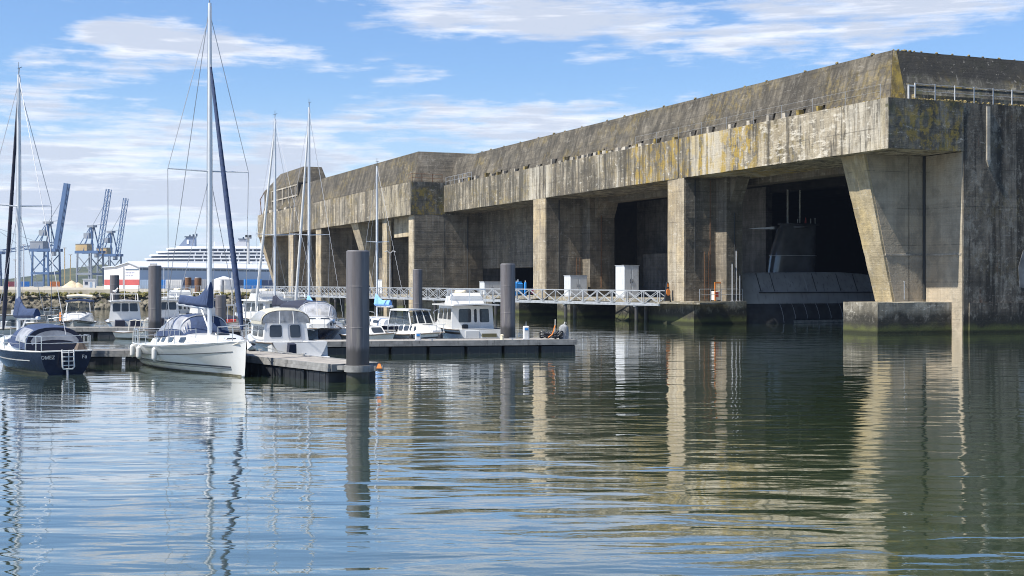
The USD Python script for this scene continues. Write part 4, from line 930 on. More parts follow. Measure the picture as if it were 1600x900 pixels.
t = thing('marker_pole', 'thin pale pole standing by the hose heap', 'pole', onmid(867, 1.2), 0); part(t, 'pole', tube([[0, 0, 0], [.02, 0, 1.0]], .022, 6), ROPE); part(t, 'foot', cyl(0, 0, 0, .05, .08, 8), GREYP)
t = thing('small_bollard', 'small cream bollard at the foot of the middle pile', 'bollard', onmid(784.5, .9), 0); part(t, 'bollard', cyl(0, 0, 0, .22, .09, 10, .075), CREAM, 40); part(t, 'cap', cyl(0, 0, .22, .27, .1, 10, .06), CREAM)

# ---------------------------------------------------------------- white sailing yacht
wy = thing('sailing_yacht', 'white sailing yacht with navy spray hood and navy furled headsail', 'sailing yacht', (-12.33, 53.1, 0), heading(.53, -.848))
H = Hull(10.0, 3.3, .92, 1.32, .4, tw=.74, tm=.40, full=1.75, rake=.22, strake=.35, vee=.3, sag=.05, n=40)
hp = part(wy, 'hull', H.shell(), WHITE, 40); part(wy, 'deck', H.deck(.03), WHITE, 40)
for sd in (-1, 1):
    part(hp, 'sheer_stripe', H.band(lambda t: H.sheer(t) - .36, lambda t: H.sheer(t) - .335, .04, .93, sd), STRIPE); part(hp, 'boot_stripe', H.band(.30, .36, .03, .90, sd), STRIPE); part(hp, 'boot_stripe', H.band(.245, .262, .03, .90, sd), STRIPE)
    part(hp, 'waterline', H.band(-.05, .07, .02, .97, sd, .008), ANTIF); part(wy, 'toe_rail', H.rail(.0, .99, sd, .02, .022, 24), ALU, 50)
st = [(-3.4, .95, .93, .28), (-2.0, 1.12, .95, .42), (0, 1.18, .98, .48), (1.6, 1.08, 1.03, .46), (2.8, .85, 1.08, .36), (4.0, .35, 1.14, .12)]
coachroof(wy, st)
for x0, x1 in ((-2.05, -1.72), (-1.45, -1.0), (-.55, .1), (.75, 1.35)): side_port(wy, st, x0, x1, .32, .75, -1); side_port(wy, st, x0, x1, .32, .75, 1)
part(wy, 'hatch', rbox(2.0, 2.6, -.28, .28, 1.46, 1.53, .02), GLASS); part(wy, 'hatch', rbox(3.1, 3.5, -.2, .2, 1.34, 1.39, .02), GLASS)
hd = [(-2.7, 1.02, .12, 1.28, 0), (-2.0, 1.06, .55, 1.3, 0), (-1.2, 1.06, .82, 1.32, 0), (-.4, 1.02, .88, 1.36, 0), (.5, .96, .80, 1.38, 0), (.95, .92, .08, 1.42, 0)]
hh = hood(hd, CANVAS, wy, 'spray_hood')
for sd in (0, 1):
    a = (.22, 1.02) if sd else (PI - 1.02, PI - .22)
    hood_window(hd, 1, 3, a[0], a[1], hh, fr=(.1, .85)); hood_window(hd, 3, 5, a[0], a[1], hh, fr=(.1, .8))
for x, w_, h_ in ((-1.2, 1.06, .82), (.5, .96, .80)): part(hh, 'hoop', tube(arch(x, w_ * 1.02, h_ * 1.02, 1.34 if x < 0 else 1.38), .022, 6), STEEL, 60)
rig(wy, 1.15, 1.5, 14.3, r=.095, spread=1.62, zs=(.49,), chain=1.55, zdeck=1.15, bow=(4.75, 1.35), stern=(-4.8, 1.2), furl=CANVAS, furl_r=.105, fz=.83)
sail_cover(wy, 1.15, 2.62, 3.7, CANVAS, .98, 2.72)
part(wy, 'vang', tube([[1.1, 0, 1.6], [.15, 0, 2.45]], .04, 6), ALU, 60)
stanchions(wy, H, (.14, .3, .45, .6, .74), .6); pulpit(wy, H, .6); pushpit(wy, H, .6)
part(wy, 'anchor', cat(bar([4.6, 0, 1.38], [5.45, 0, 1.3], .06), hull([[5.2, -.02, 1.38], [5.55, -.16, 1.05], [5.55, .16, 1.05], [5.6, 0, 1.2], [5.2, .02, 1.38], [5.35, 0, 1.0]])), GALV)
part(wy, 'mooring_line', tube(curve(H.pt(.97, .98) * [1, -1, 1] + [0, -.05, 0], H.at_z(.42, .38) * [1, -1, 1] + [0, -.04, 0], .12), .02, 5), ROPE)
part(wy, 'steering_wheel', tube([[-3.4, .5 * math.cos(a), 1.35 + .45 * math.sin(a)] for a in np.linspace(0, 2 * PI, 21)], .022, 5), STEEL)
part(wy, 'mooring_line', tube(curve(H.pt(.96, 1) * [1, 1, 1] + [0, 0, .05], [3.4, 2.9, .7], .1), .016, 5), ROPE)
part(wy, 'mooring_line', tube(curve(H.pt(.05, 1) + [0, 0, .05], [-3.4, 3.2, .7], .1), .016, 5), ROPE)
def world_of(t_loc, rot, p): c, s_ = math.cos(rad(rot)), math.sin(rad(rot)); return np.array([t_loc[0] + p[0] * c - p[1] * s_, t_loc[1] + p[0] * s_ + p[1] * c, p[2]])
def fender(loc, label, r=.11, h=.55):
    t = thing('fender', label, 'fender', loc, 0)
    part(t, 'fender_body', loft([[[q * math.cos(a), q * math.sin(a), z] for a in np.linspace(0, 2 * PI, 14, endpoint=False)] for z, q in ((-h / 2, r * .3), (-h / 2 + .06, r * .85), (-h * .3, r), (h * .3, r), (h / 2 - .06, r * .85), (h / 2, r * .3))]), WHITE, 50)
    part(t, 'cord', tube([[0, 0, h / 2], [.02, .02, h / 2 + .55]], .012, 5), ROPE)
for tq, dz, lab in ((.05, .62, 'white fender at the stern corner of the white yacht'), (.2, .62, 'white fender on the white yacht, middle of three'), (.43, .66, 'white fender hanging nearest the mast of the white yacht')):
    q = H.at_z(tq, dz) * [1, -1, 1] + [0, -.13, 0]; fender(world_of((-12.33, 53.1), heading(.53, -.848), q), lab)

t = thing('ball_fender', 'black and white striped fender at the root of the front finger pontoon', 'fender', (-10.75, 55.6, .86), 0)
for k in range(4): part(t, 'band', loft([[[q * math.cos(a), q * math.sin(a), z] for a in np.linspace(0, 2 * PI, 14, endpoint=False)] for z, q in ((-.24 + k * .12, .13), (-.18 + k * .12, .155), (-.121 + k * .12, .13))]), BLACK if k % 2 == 0 else WHITEP, 50)
for (x, y, z_), lab in (((-3.75, 70.25, .55), 'dark fender at the left stern quarter of the white trawler'), ((-5.3, 70.6, .5), 'dark fender hanging on the small hardtop cruiser')):
    t = thing('dark_fender', lab, 'fender', (x, y, z_), 0); part(t, 'fender_body', loft([[[q * math.cos(a), q * math.sin(a), z] for a in np.linspace(0, 2 * PI, 12, endpoint=False)] for z, q in ((-.3, .05), (-.24, .12), (.2, .12), (.28, .05))]), BLACK, 50); part(t, 'cord', tube([[0, 0, .28], [0, .1, .6]], .012, 4), ROPE)
# ---------------------------------------------------------------- navy sailing yacht
nl, nr_ = (-19.25, 53.86), heading(-.6, .8)
ny = thing('sailing_yacht', 'dark navy sailing yacht with boarding ladder on its transom', 'sailing yacht', (nl[0], nl[1], 0), nr_)
H = Hull(8.4, 2.75, .86, 1.05, .35, tw=.70, tm=.45, full=2.2, rake=.7, strake=-.12, vee=.15)
hp = part(ny, 'hull', H.shell(), NAVY, 40); part(ny, 'deck', H.deck(.02), WHITE, 40)
for sd in (-1, 1):
    part(hp, 'sheer_stripe', H.band(lambda t: H.sheer(t) - .34, lambda t: H.sheer(t) - .31, .12, .9, sd), WHITEP); part(hp, 'waterline', H.band(-.06, .1, .0, .97, sd, .008), ANTIF); part(ny, 'toe_rail', H.rail(0, .99, sd, .03, .03, 20), WHITEP, 50)
part(ny, 'toe_rail', tube([H.pt(0, 1) + [0, 0, .03], H.pt(0, 1) * [1, -1, 1] + [0, 0, .03]], .03, 6), WHITEP)
st = [(-1.6, .95, .82, .38), (0, 1.0, .84, .46), (1.4, .9, .9, .42), (2.6, .6, .96, .25), (3.2, .3, 1.0, .1)]
coachroof(ny, st)
for x0, x1 in ((-1.2, -.45), (-.1, .6)): side_port(ny, st, x0, x1, .3, .75, 1); side_port(ny, st, x0, x1, .3, .75, -1)
hd = [(-2.9, 1.10, .82, .92, .18), (-2.2, 1.1, .9, .92, .1), (-1.2, 1.05, .9, .95, 0), (-.6, 1.0, .75, 1.0, 0), (.1, .92, .12, 1.18, 0)]
hh = hood(hd, CANVAS, ny, 'cockpit_tent')
back = arch(-2.9, 1.10, .82, .92, lean=.18); bk_ = np.array(back); 
part(hh, 'rear_curtain', loft([bk_ + [-.01, 0, 0], np.c_[bk_[:, 0] * 0 - 2.85, bk_[:, 1] * .98, np.full(len(bk_), .86)]], close=False, cap0=False, cap1=False), CANVASD)
def arc_panel(x, w, h, z0, lo, hi, lean=.18):
    R = []
    for a in np.linspace(.35, PI - .35, 12): R.append((a, lo, hi))
    f = lambda a, k: [x - .025 + lean * abs(math.sin(a)) ** .75 * k, math.cos(a) * w * .92 * (0.9 + .1 * k), z0 + h * abs(math.sin(a)) ** .75 * k]
    return loft([[f(a, lo) for a, _, _ in R], [f(a, hi) for a, _, _ in R]], close=False, cap0=False, cap1=False)
part(hh, 'window', arc_panel(-2.9, 1.08, .82, .92, .42, .86), VINYL)
hood_window(hd, 0, 2, .2, .95, hh, fr=(.15, .8)); hood_window(hd, 3, 5, .25, 1.2, hh, fr=(.1, .6)); hood_window(hd, 0, 2, PI - .95, PI - .2, hh, fr=(.15, .8))
rig(ny, 1.7, 1.2, 12.0, r=.085, spread=1.3, zs=(.5,), chain=1.25, zdeck=.95, bow=(3.9, 1.1), stern=(-4.1, 1.5), furl=CANVASD, furl_r=.085, fz=.95)
sail_cover(ny, 1.7, 2.15, 2.5, CANVAS, .95, 2.2, .2)
part(ny, 'vang', tube([[1.6, 0, 1.25], [.8, 0, 1.95]], .035, 6), ALU, 60)
stanchions(ny, H, (.22, .4, .58, .75), .55); pulpit(ny, H, .58); pushpit(ny, H, .6, .16)
ld = part(ny, 'boarding_ladder', cat(*[tube([[-4.33, y, .95], [-4.40, y, .3], [-4.36, y * .75, .22]], .03, 6) for y in (.22, -.22)], tube([[-4.36, .165, .22], [-4.36, -.165, .22]], .03, 6)), WHITEP, 50)
for z_ in (.36, .52, .68, .84): part(ld, 'rung', tube([[-4.40, .22, z_], [-4.40, -.22, z_]], .02, 6), WHITEP)
part(ld, 'centre_bar', tube([[-4.42, 0, .9], [-4.42, 0, .25]], .018, 6), WHITEP)
part(ny, 'rudder_post', tube([[-4.28, 0, .25], [-4.33, 0, -.3]], .05, 8), GREYP)
for y, tx, hh_ in ((.98, 'OMEZ', .13), (-.55, 'Fa', .13)):
    writing(ny, 'lettering', tx, hh_, WHITEP, [-4.262, y, .60], [0, -1, 0], [-.12, 0, .993])
part(ny, 'outboard_bracket', hull([[-3.9, -.9, .9], [-3.5, -.9, .9], [-3.5, -.5, .9], [-3.9, -.5, .9], [-3.8, -.8, 1.15], [-3.6, -.8, 1.15], [-3.6, -.6, 1.15], [-3.8, -.6, 1.15]]), BROWN)

# ---------------------------------------------------------------- motor boats and the sailing boats behind them
GREYHULL = plain('grey_white_gelcoat', (0.62, 0.63, 0.63), 0.25, var=.03, dirt=((.4, .39, .35), .4))
def boat(name, label, cat_, loc, hd, L, beam, zs, zb, hullmat=None, stripe=STRIPE, sz=(.42, .52), group=None, **k):
    t = thing(name, label, cat_, (loc[0], loc[1], 0), heading(*hd), group); H = Hull(L, beam, zs, zb, **{**dict(vee=.55, rake=.6, strake=.02, tw=.86, tm=.45, full=2.4, n=20), **k})
    h = part(t, 'hull', H.shell(), hullmat or WHITE, 40); part(t, 'deck', H.deck(.03), WHITE, 40)
    for sd in (-1, 1):
        part(t, 'rub_rail', H.rail(0, .99, sd, -.02, .035, 18), BROWN, 50)
        if stripe: part(h, 'stripe', H.band(lambda q: H.sheer(q) - sz[1] * .5, lambda q: H.sheer(q) - sz[0] * .5, .02, .95, sd), stripe)
        part(h, 'waterline', H.band(-.05, .08, .0, .96, sd, .008), ANTIF)
    return t, H
def panes(t, hs, spec, mat=None, name='window'):
    for s_ in spec: part(t, name, hs.pane(*s_), mat or GLASS)
def roof_on(t, x0, x1, w, z, th=.07, mat=None, bow=.05):
    R = [[[x, y * w * k, z + dz + bow * (1 - y * y)] for y, dz in ((1, 0), (1, th), (.5, th), (0, th), (-.5, th), (-1, th), (-1, 0), (0, 0))] for x, k in ((x0, .93), (x0 + .1, 1), (x1 - .3, .98), (x1, .88))]
    return part(t, 'roof', loft(R), mat or WHITE, 35)

# cabin cruiser with the tan wheelhouse canopy, stern towards us
t, H = boat('cabin_cruiser', 'white cabin cruiser with tan hooped canopy beside the front finger pontoon', 'motor boat', (-10.45, 59.9), (-.42, .91), 7.4, 2.75, .95, 1.2, stripe=None, strake=.25)
hs = House(-1.5, 1.2, 1.0, .95, .85, 1.72, .1, .12, .92); part(t, 'cabin', hs.mesh(), WHITE)
panes(t, hs, [('rear', .12, .40, .28, .88), ('port', .1, .42, .3, .8), ('port', .5, .85, .3, .8), ('stbd', .1, .42, .3, .8)]); d = part(t, 'door', hs.pane('rear', .56, .86, .02, .94, .02), GREYP); part(d, 'door_window', hs.pane('rear', .59, .83, .25, .88, .035), GLASS)
st = [(-1.3, .9, .9, .3), (1.0, .98, .92, .72), (2.2, .7, 1.0, .42), (3.0, .3, 1.05, .15)]; coachroof(t, st); side_port(t, st, 1.1, 1.8, .35, .75, 1)
hd = [(-1.45, 1.1, .6, 1.66, .1), (-.9, 1.14, .70, 1.66, .06), (0, 1.12, .70, 1.66, 0), (.8, 1.0, .58, 1.66, -.05), (1.3, .9, .06, 1.66, 0)]
R = hood([(x, w, h, z, l) for x, w, h, z, l in hd], TAN, t, 'canopy')
# clear rear and side panels under the canvas
bk_ = np.array(arch(-1.47, 1.05, .56, 1.68, k=16, lean=.1)); part(R, 'rear_window', loft([bk_, np.c_[bk_[:, 0] * 0 - 1.42, bk_[:, 1], np.full(len(bk_), 1.68)]], close=False, cap0=False, cap1=False), VINYL)
hood_window(hd, 0, 3, PI * .04, PI * .26, R, fr=(.2, .8)); hood_window(hd, 0, 3, PI * .74, PI * .96, R, fr=(.2, .8))
for y in (-.33, .3): part(R, 'hoop', tube([[-1.5, y, 1.68], [-1.42, y * .95, 2.21]], .02, 5), WHITEP)
for y0, y1 in ((-1.2, -.35), (.35, 1.2)): part(t, 'stern_locker', hull([[-3.7, y0, .3], [-3.0, y0, .3], [-3.0, y1, .3], [-3.7, y1, .3], [-3.55, y0, .98], [-2.9, y0, .98], [-2.9, y1, .98], [-3.55, y1, .98]]), WHITE)
part(t, 'bathing_platform', rbox(-4.2, -3.6, -1.15, 1.15, .28, .36, .03), WHITE); part(t, 'outboard_motor', hull([[-4.2, .3, .4], [-3.85, .3, .4], [-3.85, .65, .4], [-4.2, .65, .4], [-4.25, .33, .9], [-3.9, .33, .95], [-3.9, .62, .95], [-4.25, .62, .9]]), CANVASD)
pulpit(t, H, .5); 
for sd in (1, -1): part(t, 'grab_rail', tube([H.pt(q, 1) * [1, sd, 1] + [0, -sd * .1, .45] for q in np.linspace(.3, .85, 7)], .016, 5), STEEL, 50)
# dark hulled cruiser with the wrap-round windscreen
t, H = boat('cabin_cruiser', 'dark hulled cruiser with rounded clear windscreen hood, bow towards us', 'motor boat', (-10.9, 75.2), (.16, -.985), 7.0, 2.7, 1.0, 1.05, NAVY, stripe=None)
st = [(-1.2, 1.1, .95, .65), (.6, 1.05, 1.0, .6), (1.7, .85, 1.02, .48), (2.6, .5, 1.05, .2)]; coachroof(t, st)
for sd in (1, -1): side_port(t, st, .5, 1.3, .3, .75, sd); side_port(t, st, 1.45, 2.1, .25, .7, sd)
part(t, 'hatch', rbox(1.2, 1.8, -.6, -.1, 1.5, 1.56), GLASS); part(t, 'hatch', rbox(1.2, 1.8, .15, .65, 1.5, 1.56), GLASS)
hd = [(-2.2, 1.05, .8, 1.3, 0), (-1.0, 1.08, .85, 1.5, 0), (.2, 1.0, .7, 1.55, 0), (.9, .85, .05, 1.55, 0)]; R = hood(hd, VINYL, t, 'windscreen_hood')
for a in (.9, 1.57, 2.24): part(R, 'screen_frame', tube([arch(x, w * 1.01, h * 1.01, z, k=2, a0=a, a1=a + .01)[0] for x, w, h, z, l in hd], .025, 5), GREYP)
part(R, 'hoop', tube(arch(.9, .87, .07, 1.55), .03, 5), GREYP); part(R, 'hoop', tube(arch(-1.0, 1.09, .86, 1.5), .03, 5), GREYP); pulpit(t, H, .5)
# small white cruiser, three panes in front
t, H = boat('cabin_cruiser', 'small white hardtop cruiser with grey side stripe behind the short pedestal', 'motor boat', (-5.0, 72.4), (.56, -.83), 4.7, 1.95, .75, .9, GREYHULL, sz=(.42, .7))
st = [(-.9, .84, .75, .5), (.6, .8, .78, .5), (1.4, .55, .82, .3), (1.9, .3, .84, .12)]; coachroof(t, st)
for x0, x1 in ((-.85, -.4), (-.3, .2), (.3, .85)): side_port(t, st, x0, x1, .3, .82, -1); side_port(t, st, x0, x1, .3, .82, 1)
part(t, 'front_window', rbox(.8, 1.0, -.3, .3, 1.14, 1.26, .02), GLASS)
hs = House(-1.9, .35, .82, .72, 1.2, 1.98, .45, .0, .85); panes(t, hs, [('front', .02, .32, .06, .92), ('front', .35, .65, .06, .92), ('front', .68, .98, .06, .92), ('stbd', .02, .3, .06, .92), ('stbd', .34, .64, .06, .92), ('stbd', .68, .96, .06, .92), ('port', .02, .48, .06, .92), ('port', .52, .96, .06, .92)], CLEAR)
for i in range(2):
    for sd in (1, -1): part(t, 'pillar', bar(hs.P(i, 0, sd), hs.P(i, 1, sd), .06), WHITE)
for a in (.335, .665): part(t, 'pillar', bar(hs.face('front', a, 0), hs.face('front', a, 1), .05), WHITE)
roof_on(t, -1.95, .05, .78, 1.97); pulpit(t, H, .4)
# trawler
t, H = boat('trawler_yacht', 'white trawler yacht with flybridge beside the thick middle pile, stern to the pontoon', 'motor boat', (-2.8, 74.75), (-.30, .954), 8.3, 2.95, 1.02, 1.35, sz=(.3, .52), stripe=BROWN, strake=.12)
hs = House(-2.3, 1.6, 1.18, 1.05, .95, 2.24, .45, .08, .95); part(t, 'wheelhouse', hs.mesh(), WHITE)
panes(t, hs, [('port', .08, .30, .42, .88), ('port', .36, .58, .42, .88), ('port', .64, .90, .42, .88), ('rear', .16, .46, .30, .86), ('rear', .535, .60, .30, .86), ('rear', .67, .90, .30, .86), ('front', .05, .48, .42, .9), ('front', .52, .95, .42, .9), ('stbd', .08, .4, .42, .88)])
part(t, 'door', hs.pane('rear', .645, .925, .01, .95, .008), WHITEP); part(t, 'grille', hs.pane('rear', .24, .38, .02, .22, .06), BLACK)
roof_on(t, -3.0, 1.75, 1.36, 2.24)
fh = House(-.9, .9, .95, .75, 2.33, 2.75, .25, -.1, .95); part(t, 'flybridge', fh.mesh(), WHITE); ws = House(.2, .85, .85, .72, 2.75, 3.05, .3, .0, .9); part(t, 'windscreen', hull([ws.P(1, 0, 1), ws.P(1, 0, -1), ws.P(1, 1, 1), ws.P(1, 1, -1), ws.P(1, 0, 1) - [.03, 0, 0], ws.P(1, 0, -1) - [.03, 0, 0], ws.P(1, 1, 1) - [.03, 0, 0], ws.P(1, 1, -1) - [.03, 0, 0]]), VINYL)
part(t, 'flybridge_back', hull([[-1.05, -1.0, 2.34], [-1.05, 1.0, 2.34], [-.75, -.82, 2.92], [-.75, .82, 2.92], [-.98, -1.0, 2.34], [-.98, 1.0, 2.34], [-.69, -.82, 2.92], [-.69, .82, 2.92]]), WHITE)
part(t, 'flybridge_rail', cat(tube([[.2, -.95, 3.05], [-1.4, -.95, 3.1], [-1.6, -.6, 3.1], [-1.6, .6, 3.1], [-1.4, .95, 3.1], [.2, .95, 3.05]], .025, 6), *[tube([[x, y, 2.3], [x, y, 3.08]], .02, 5) for x, y in ((-1.4, .95), (-1.4, -.95), (-1.6, 0), (-.5, .95), (-.5, -.95))]), STEEL, 50)
part(t, 'dinghy_cover', loft([[[x, .3 * r * math.cos(a), 2.95 + .16 * r * math.sin(a)] for a in np.linspace(0, 2 * PI, 10, endpoint=False)] for x, r in ((-.3, .3), (-.0, 1), (.7, .9), (1.2, .3))]), CREAM, 50)
part(t, 'bathing_platform', rbox(-4.75, -4.1, -1.25, 1.25, .25, .33, .03), WHITE); part(t, 'name_plate', box(-4.27, -4.2, -.75, .05, .62, .8), plain('olive_plate', (.11, .10, .05), .5)); part(t, 'stern_gate', rbox(-4.22, -4.14, .2, .95, .35, .95, .01), WHITE)
pulpit(t, H, .65, .6); part(t, 'exhaust', xf(tube([[-4.35, 1.0, .42], [-4.15, 1.0, .42]], .12, 10), (0, 0, 0)), BLACK)
trawler = t
g = ground(398, 90.5); copy(trawler, (g[0], g[1] + 3.5, 0), heading(-.62, .78), 'white flybridge boat behind the white yacht mast, left of the furled masts')
# little cuddy boat beside the tall pile
t, H = boat('cuddy_boat', 'small white cuddy boat with bow rail just right of the tallest pile', 'motor boat', (-7.6, 72.6), (.6, -.8), 4.3, 1.7, .65, .85, stripe=None)
hs = House(-.6, .9, .65, .45, .65, 1.15, .5, 0, .85); part(t, 'cuddy', hs.mesh(), WHITE); panes(t, hs, [('stbd', .1, .45, .3, .85), ('stbd', .52, .85, .3, .85), ('front', .1, .9, .3, .85)]); pulpit(t, H, .45, .6)
WR[0] = 0.7
# three more sailing boats, mostly hidden
def sloop(label, loc, hdg, L, beam, mast_x, zt, cover, hullmat, furl=None, zs=(.5,), extra=None, r=.08, sp=1.1, boom=2.6):
    t = thing('sailing_boat', label, 'sailing boat', (loc[0], loc[1], 0), heading(*hdg)); H = Hull(L, beam, .85, 1.1, .35, tw=.72, n=18)
    hp = part(t, 'hull', H.shell(), hullmat, 40); part(t, 'deck', H.deck(.02), WHITE, 40)
    st = [(-1.8, .9, .85, .35), (0, 1.0, .86, .45), (1.6, .85, .92, .4), (2.8, .4, 1, .15)]; coachroof(t, st)
    for sd in (1, -1):
        side_port(t, st, -1.0, -.3, .3, .7, sd); side_port(t, st, 0, .7, .3, .7, sd); part(hp, 'stripe', H.band(lambda q: H.sheer(q) - .3, lambda q: H.sheer(q) - .26, .05, .9, sd), STRIPE if hullmat is not NAVY else WHITEP)
    rig(t, mast_x, 1.2, zt, r=r, spread=sp, zs=zs, chain=1.1, zdeck=.95, bow=(L / 2 - .4, 1.2), stern=(-L / 2 + .2, 1.1), furl=furl, furl_r=.085, fz=.96)
    sail_cover(t, mast_x, 2.15, boom, cover, .75, 2.15); pulpit(t, H, .55); pushpit(t, H, .55); stanchions(t, H, (.25, .45, .65), .5, wires=(.48,))
    return t, H
g = ground(429, 84); t, H = sloop('sailing boat with dark sail cover and navy bimini, mast left of the pair', (g[0] + .9, g[1] - 1.1), (-.6, .8), 9.4, 3.0, 1.5, 13.75, CANVASD, WHITE, furl=WHITEP, zs=(.42,), sp=1.35)
hd = [(-4.0, 1.15, .28, 2.0, 0), (-3.2, 1.2, .42, 2.0, 0), (-2.0, 1.2, .44, 2.0, 0), (-1.4, 1.15, .3, 2.0, 0)]; R = hood(hd, CANVASD, t, 'bimini')
for x in (-3.8, -1.6): part(R, 'hoop', tube([[x, -1.1, .95], [x, -1.15, 2.0], [x, -.7, 2.35], [x, .7, 2.35], [x, 1.15, 2.0], [x, 1.1, .95]], .02, 5), STEEL)
g = ground(482, 82); sloop('sailing boat with light blue sail cover, mast right of the pair', (g[0] + .75, g[1] - 1.3), (-.48, .88), 9.0, 2.9, 1.5, 14.2, CANVASL, GREYHULL, furl=WHITEP, zs=(.40,), sp=1.3, boom=1.9)
g = ground(578, 86); sloop('dark hulled sailing boat with light blue sail cover beside the tallest pile', (g[0] + 1.0, g[1] - .6), (-.5, .87), 7.4, 2.5, 1.2, 11.0, CANVASL, NAVY, zs=(.5,), sp=.8, r=.065, boom=2.2)
# boats along the far pontoon
t, H = boat('cabin_cruiser', 'white cruiser with navy bimini and rolled cream canvas on top', 'motor boat', ground(122, 92.5), (.22, -.975), 6.2, 2.3, .8, 1.0, sz=(.2, .3))
st = [(-.8, 1.0, .85, .6), (.9, .95, .9, .6), (1.8, .6, .95, .3), (2.3, .3, 1, .1)]; coachroof(t, st)
hs = House(-.6, 1.5, .9, .72, 1.2, 1.56, .5, 0, .9); panes(t, hs, [('front', .04, .48, .0, .9), ('front', .52, .96, .0, .9), ('port', .3, .9, .1, .9), ('stbd', .3, .9, .1, .9)])
hs = House(-2.2, -.1, .9, .8, 1.5, 2.15, .2, 0, .9); panes(t, hs, [('front', .03, .48, .04, .96), ('front', .52, .97, .04, .96), ('stbd', .03, .96, .04, .96), ('port', .03, .96, .04, .96)], CLEAR)
for i in range(2):
    for sd in (1, -1): part(t, 'pillar', bar(hs.P(i, 0, sd), hs.P(i, 1, sd), .05), WHITE)
roof_on(t, -2.25, -.25, .9, 2.15, .12, CANVAS, .1); part(t, 'rolled_canvas', tube([[-1.2, -.85, 2.52], [-1.2, .0, 2.58], [-1.2, .85, 2.52]], .13, 8), CREAM, 50); pulpit(t, H, .4)
part(t, 'orange_float', hull([[2.0, -.9, .5], [2.1, -1.05, .4], [2.2, -.9, .5], [2.0, -.9, 1.5], [2.1, -1.0, 1.5], [2.2, -.9, 1.5]]), ORANGE)
t, H = boat('pilothouse_boat', 'white pilothouse boat with three rear windows and roof rails', 'motor boat', (ground(192, 92)[0] - .5, 94), (-.34, .94), 6.6, 2.6, .85, 1.15, sz=(.2, .3), strake=.15)
hs = House(-1.2, 1.5, 1.08, .95, .85, 2.18, .4, .15, .86); part(t, 'wheelhouse', hs.mesh(), WHITE)
panes(t, hs, [('rear', .08, .34, .5, .92), ('rear', .38, .62, .5, .92), ('rear', .66, .93, .5, .92), ('port', .1, .42, .5, .9), ('port', .5, .9, .5, .9), ('stbd', .1, .42, .5, .9)]); part(t, 'door', hs.pane('rear', .37, .63, .02, .46, .02), WHITEP)
roof_on(t, -1.6, 1.5, 1.05, 2.18); part(t, 'roof_rail', cat(*[tube([[1.0, y, 2.25], [.7, y, 2.72], [-.9, y, 2.72], [-1.3, y, 2.25]], .025, 5) for y in (.85, -.85)], tube([[-.9, -.85, 2.72], [-.9, .85, 2.72]], .025, 5), tube([[-.3, 0, 2.25], [-.3, 0, 4.6]], .02, 5)), WHITEP)
for sd in (1, -1): part(t, 'motor_cover', hull([[-3.9, sd * .5 - .35, .3], [-3.2, sd * .5 - .35, .3], [-3.2, sd * .5 + .35, .3], [-3.9, sd * .5 + .35, .3], [-3.85, sd * .5 - .3, .95], [-3.2, sd * .5 - .3, 1.0], [-3.2, sd * .5 + .3, 1.0], [-3.85, sd * .5 + .3, .95]]), CANVASD)
pulpit(t, H, .6); ph = t
g = ground(256, 100); copy(ph, (g[0], g[1], 0), heading(-.3, .95), 'pilothouse boat half hidden behind the steel pile')
t, H = boat('open_boat', 'white open motor boat with windscreen at the left edge behind the navy yacht', 'motor boat', ground(18, 82), (.95, .3), 5.6, 2.1, .75, .95, stripe=WHITEP)
hs = House(-.4, 1.0, .8, .65, .8, 1.25, .5, .2, .9); panes(t, hs, [('front', .04, .96, .1, .95), ('stbd', .05, .95, .1, .95), ('port', .05, .95, .1, .95)], CLEAR); part(t, 'console', rbox(-.6, 0, -.4, .4, .7, 1.15), WHITE); part(t, 'outboard_motor', hull([[-3.2, -.2, .2], [-2.8, -.2, .2], [-2.8, .2, .2], [-3.2, .2, .2], [-3.25, -.22, 1.2], [-2.8, -.22, 1.25], [-2.8, .22, 1.25], [-3.25, .22, 1.2]]), BLACK); pulpit(t, H, .4); ob = t
for px, d, hdg, lab in ((62, 92, (.7, -.7), 'white open boat with windscreen left of the navy bimini cruiser'), (78, 112, (.5, -.86), 'small open boat farther back near the rocky bank'), (30, 118, (.9, .2), 'farthest open boat under the bank at the left'), (300, 97, (.3, -.95), 'open boat seen through the white yacht rigging')):
    g = ground(px, d); copy(ob, (g[0], g[1], 0), heading(*hdg), lab)
t, H = boat('fishing_boat', 'small work boat with white goalpost frame right of the white yacht mast', 'fishing boat', ground(364, 90), (.4, -.9), 5.4, 2.1, .7, 1.0, GREYHULL, stripe=RED)
part(t, 'goalpost_frame', cat(*[bar([x, -.8, .75], [x, -.8, 2.0], .07) for x in (-.8, .2)], *[bar([x, .8, .75], [x, .8, 2.0], .07) for x in (-.8, .2)], *[bar([x, -.85, 2.0], [x, .85, 2.0], .07) for x in (-.8, .2)], *[bar([-.8, y, 2.0], [.2, y, 2.0], .07) for y in (-.8, .8)], *[bar([.2, y, .9], [.2, y, 2.0], .04) for y in (-.4, 0, .4)], tube([[-.3, 0, 2.0], [-.3, 0, 4.2]], .03, 5)), WHITEP)
part(t, 'net_drum', xf(tube([[-1.6, -.5, .9], [-1.6, .5, .9]], .35, 12), (0, 0, 0)), CANVASD, 50); part(t, 'fish_crate', rbox(-.9, -.3, -.5, .3, .72, 1.05), RED)
t, H = boat('tender', 'small white tender with raised bow rail by the far pontoon', 'dinghy', ground(216, 83.5), (.8, -.6), 3.4, 1.5, .45, .65, stripe=None)
part(t, 'bow_rail', cat(*[tube([[x, y, .5], [x + .1, y * .9, 1.15], [x + .5, y * .6, 1.2]], .025, 5) for x in (-.2, .4, .9) for y in (.6, -.6)]), ROPE); part(t, 'thwart', box(-.8, -.5, -.6, .6, .38, .43), WHITEP)
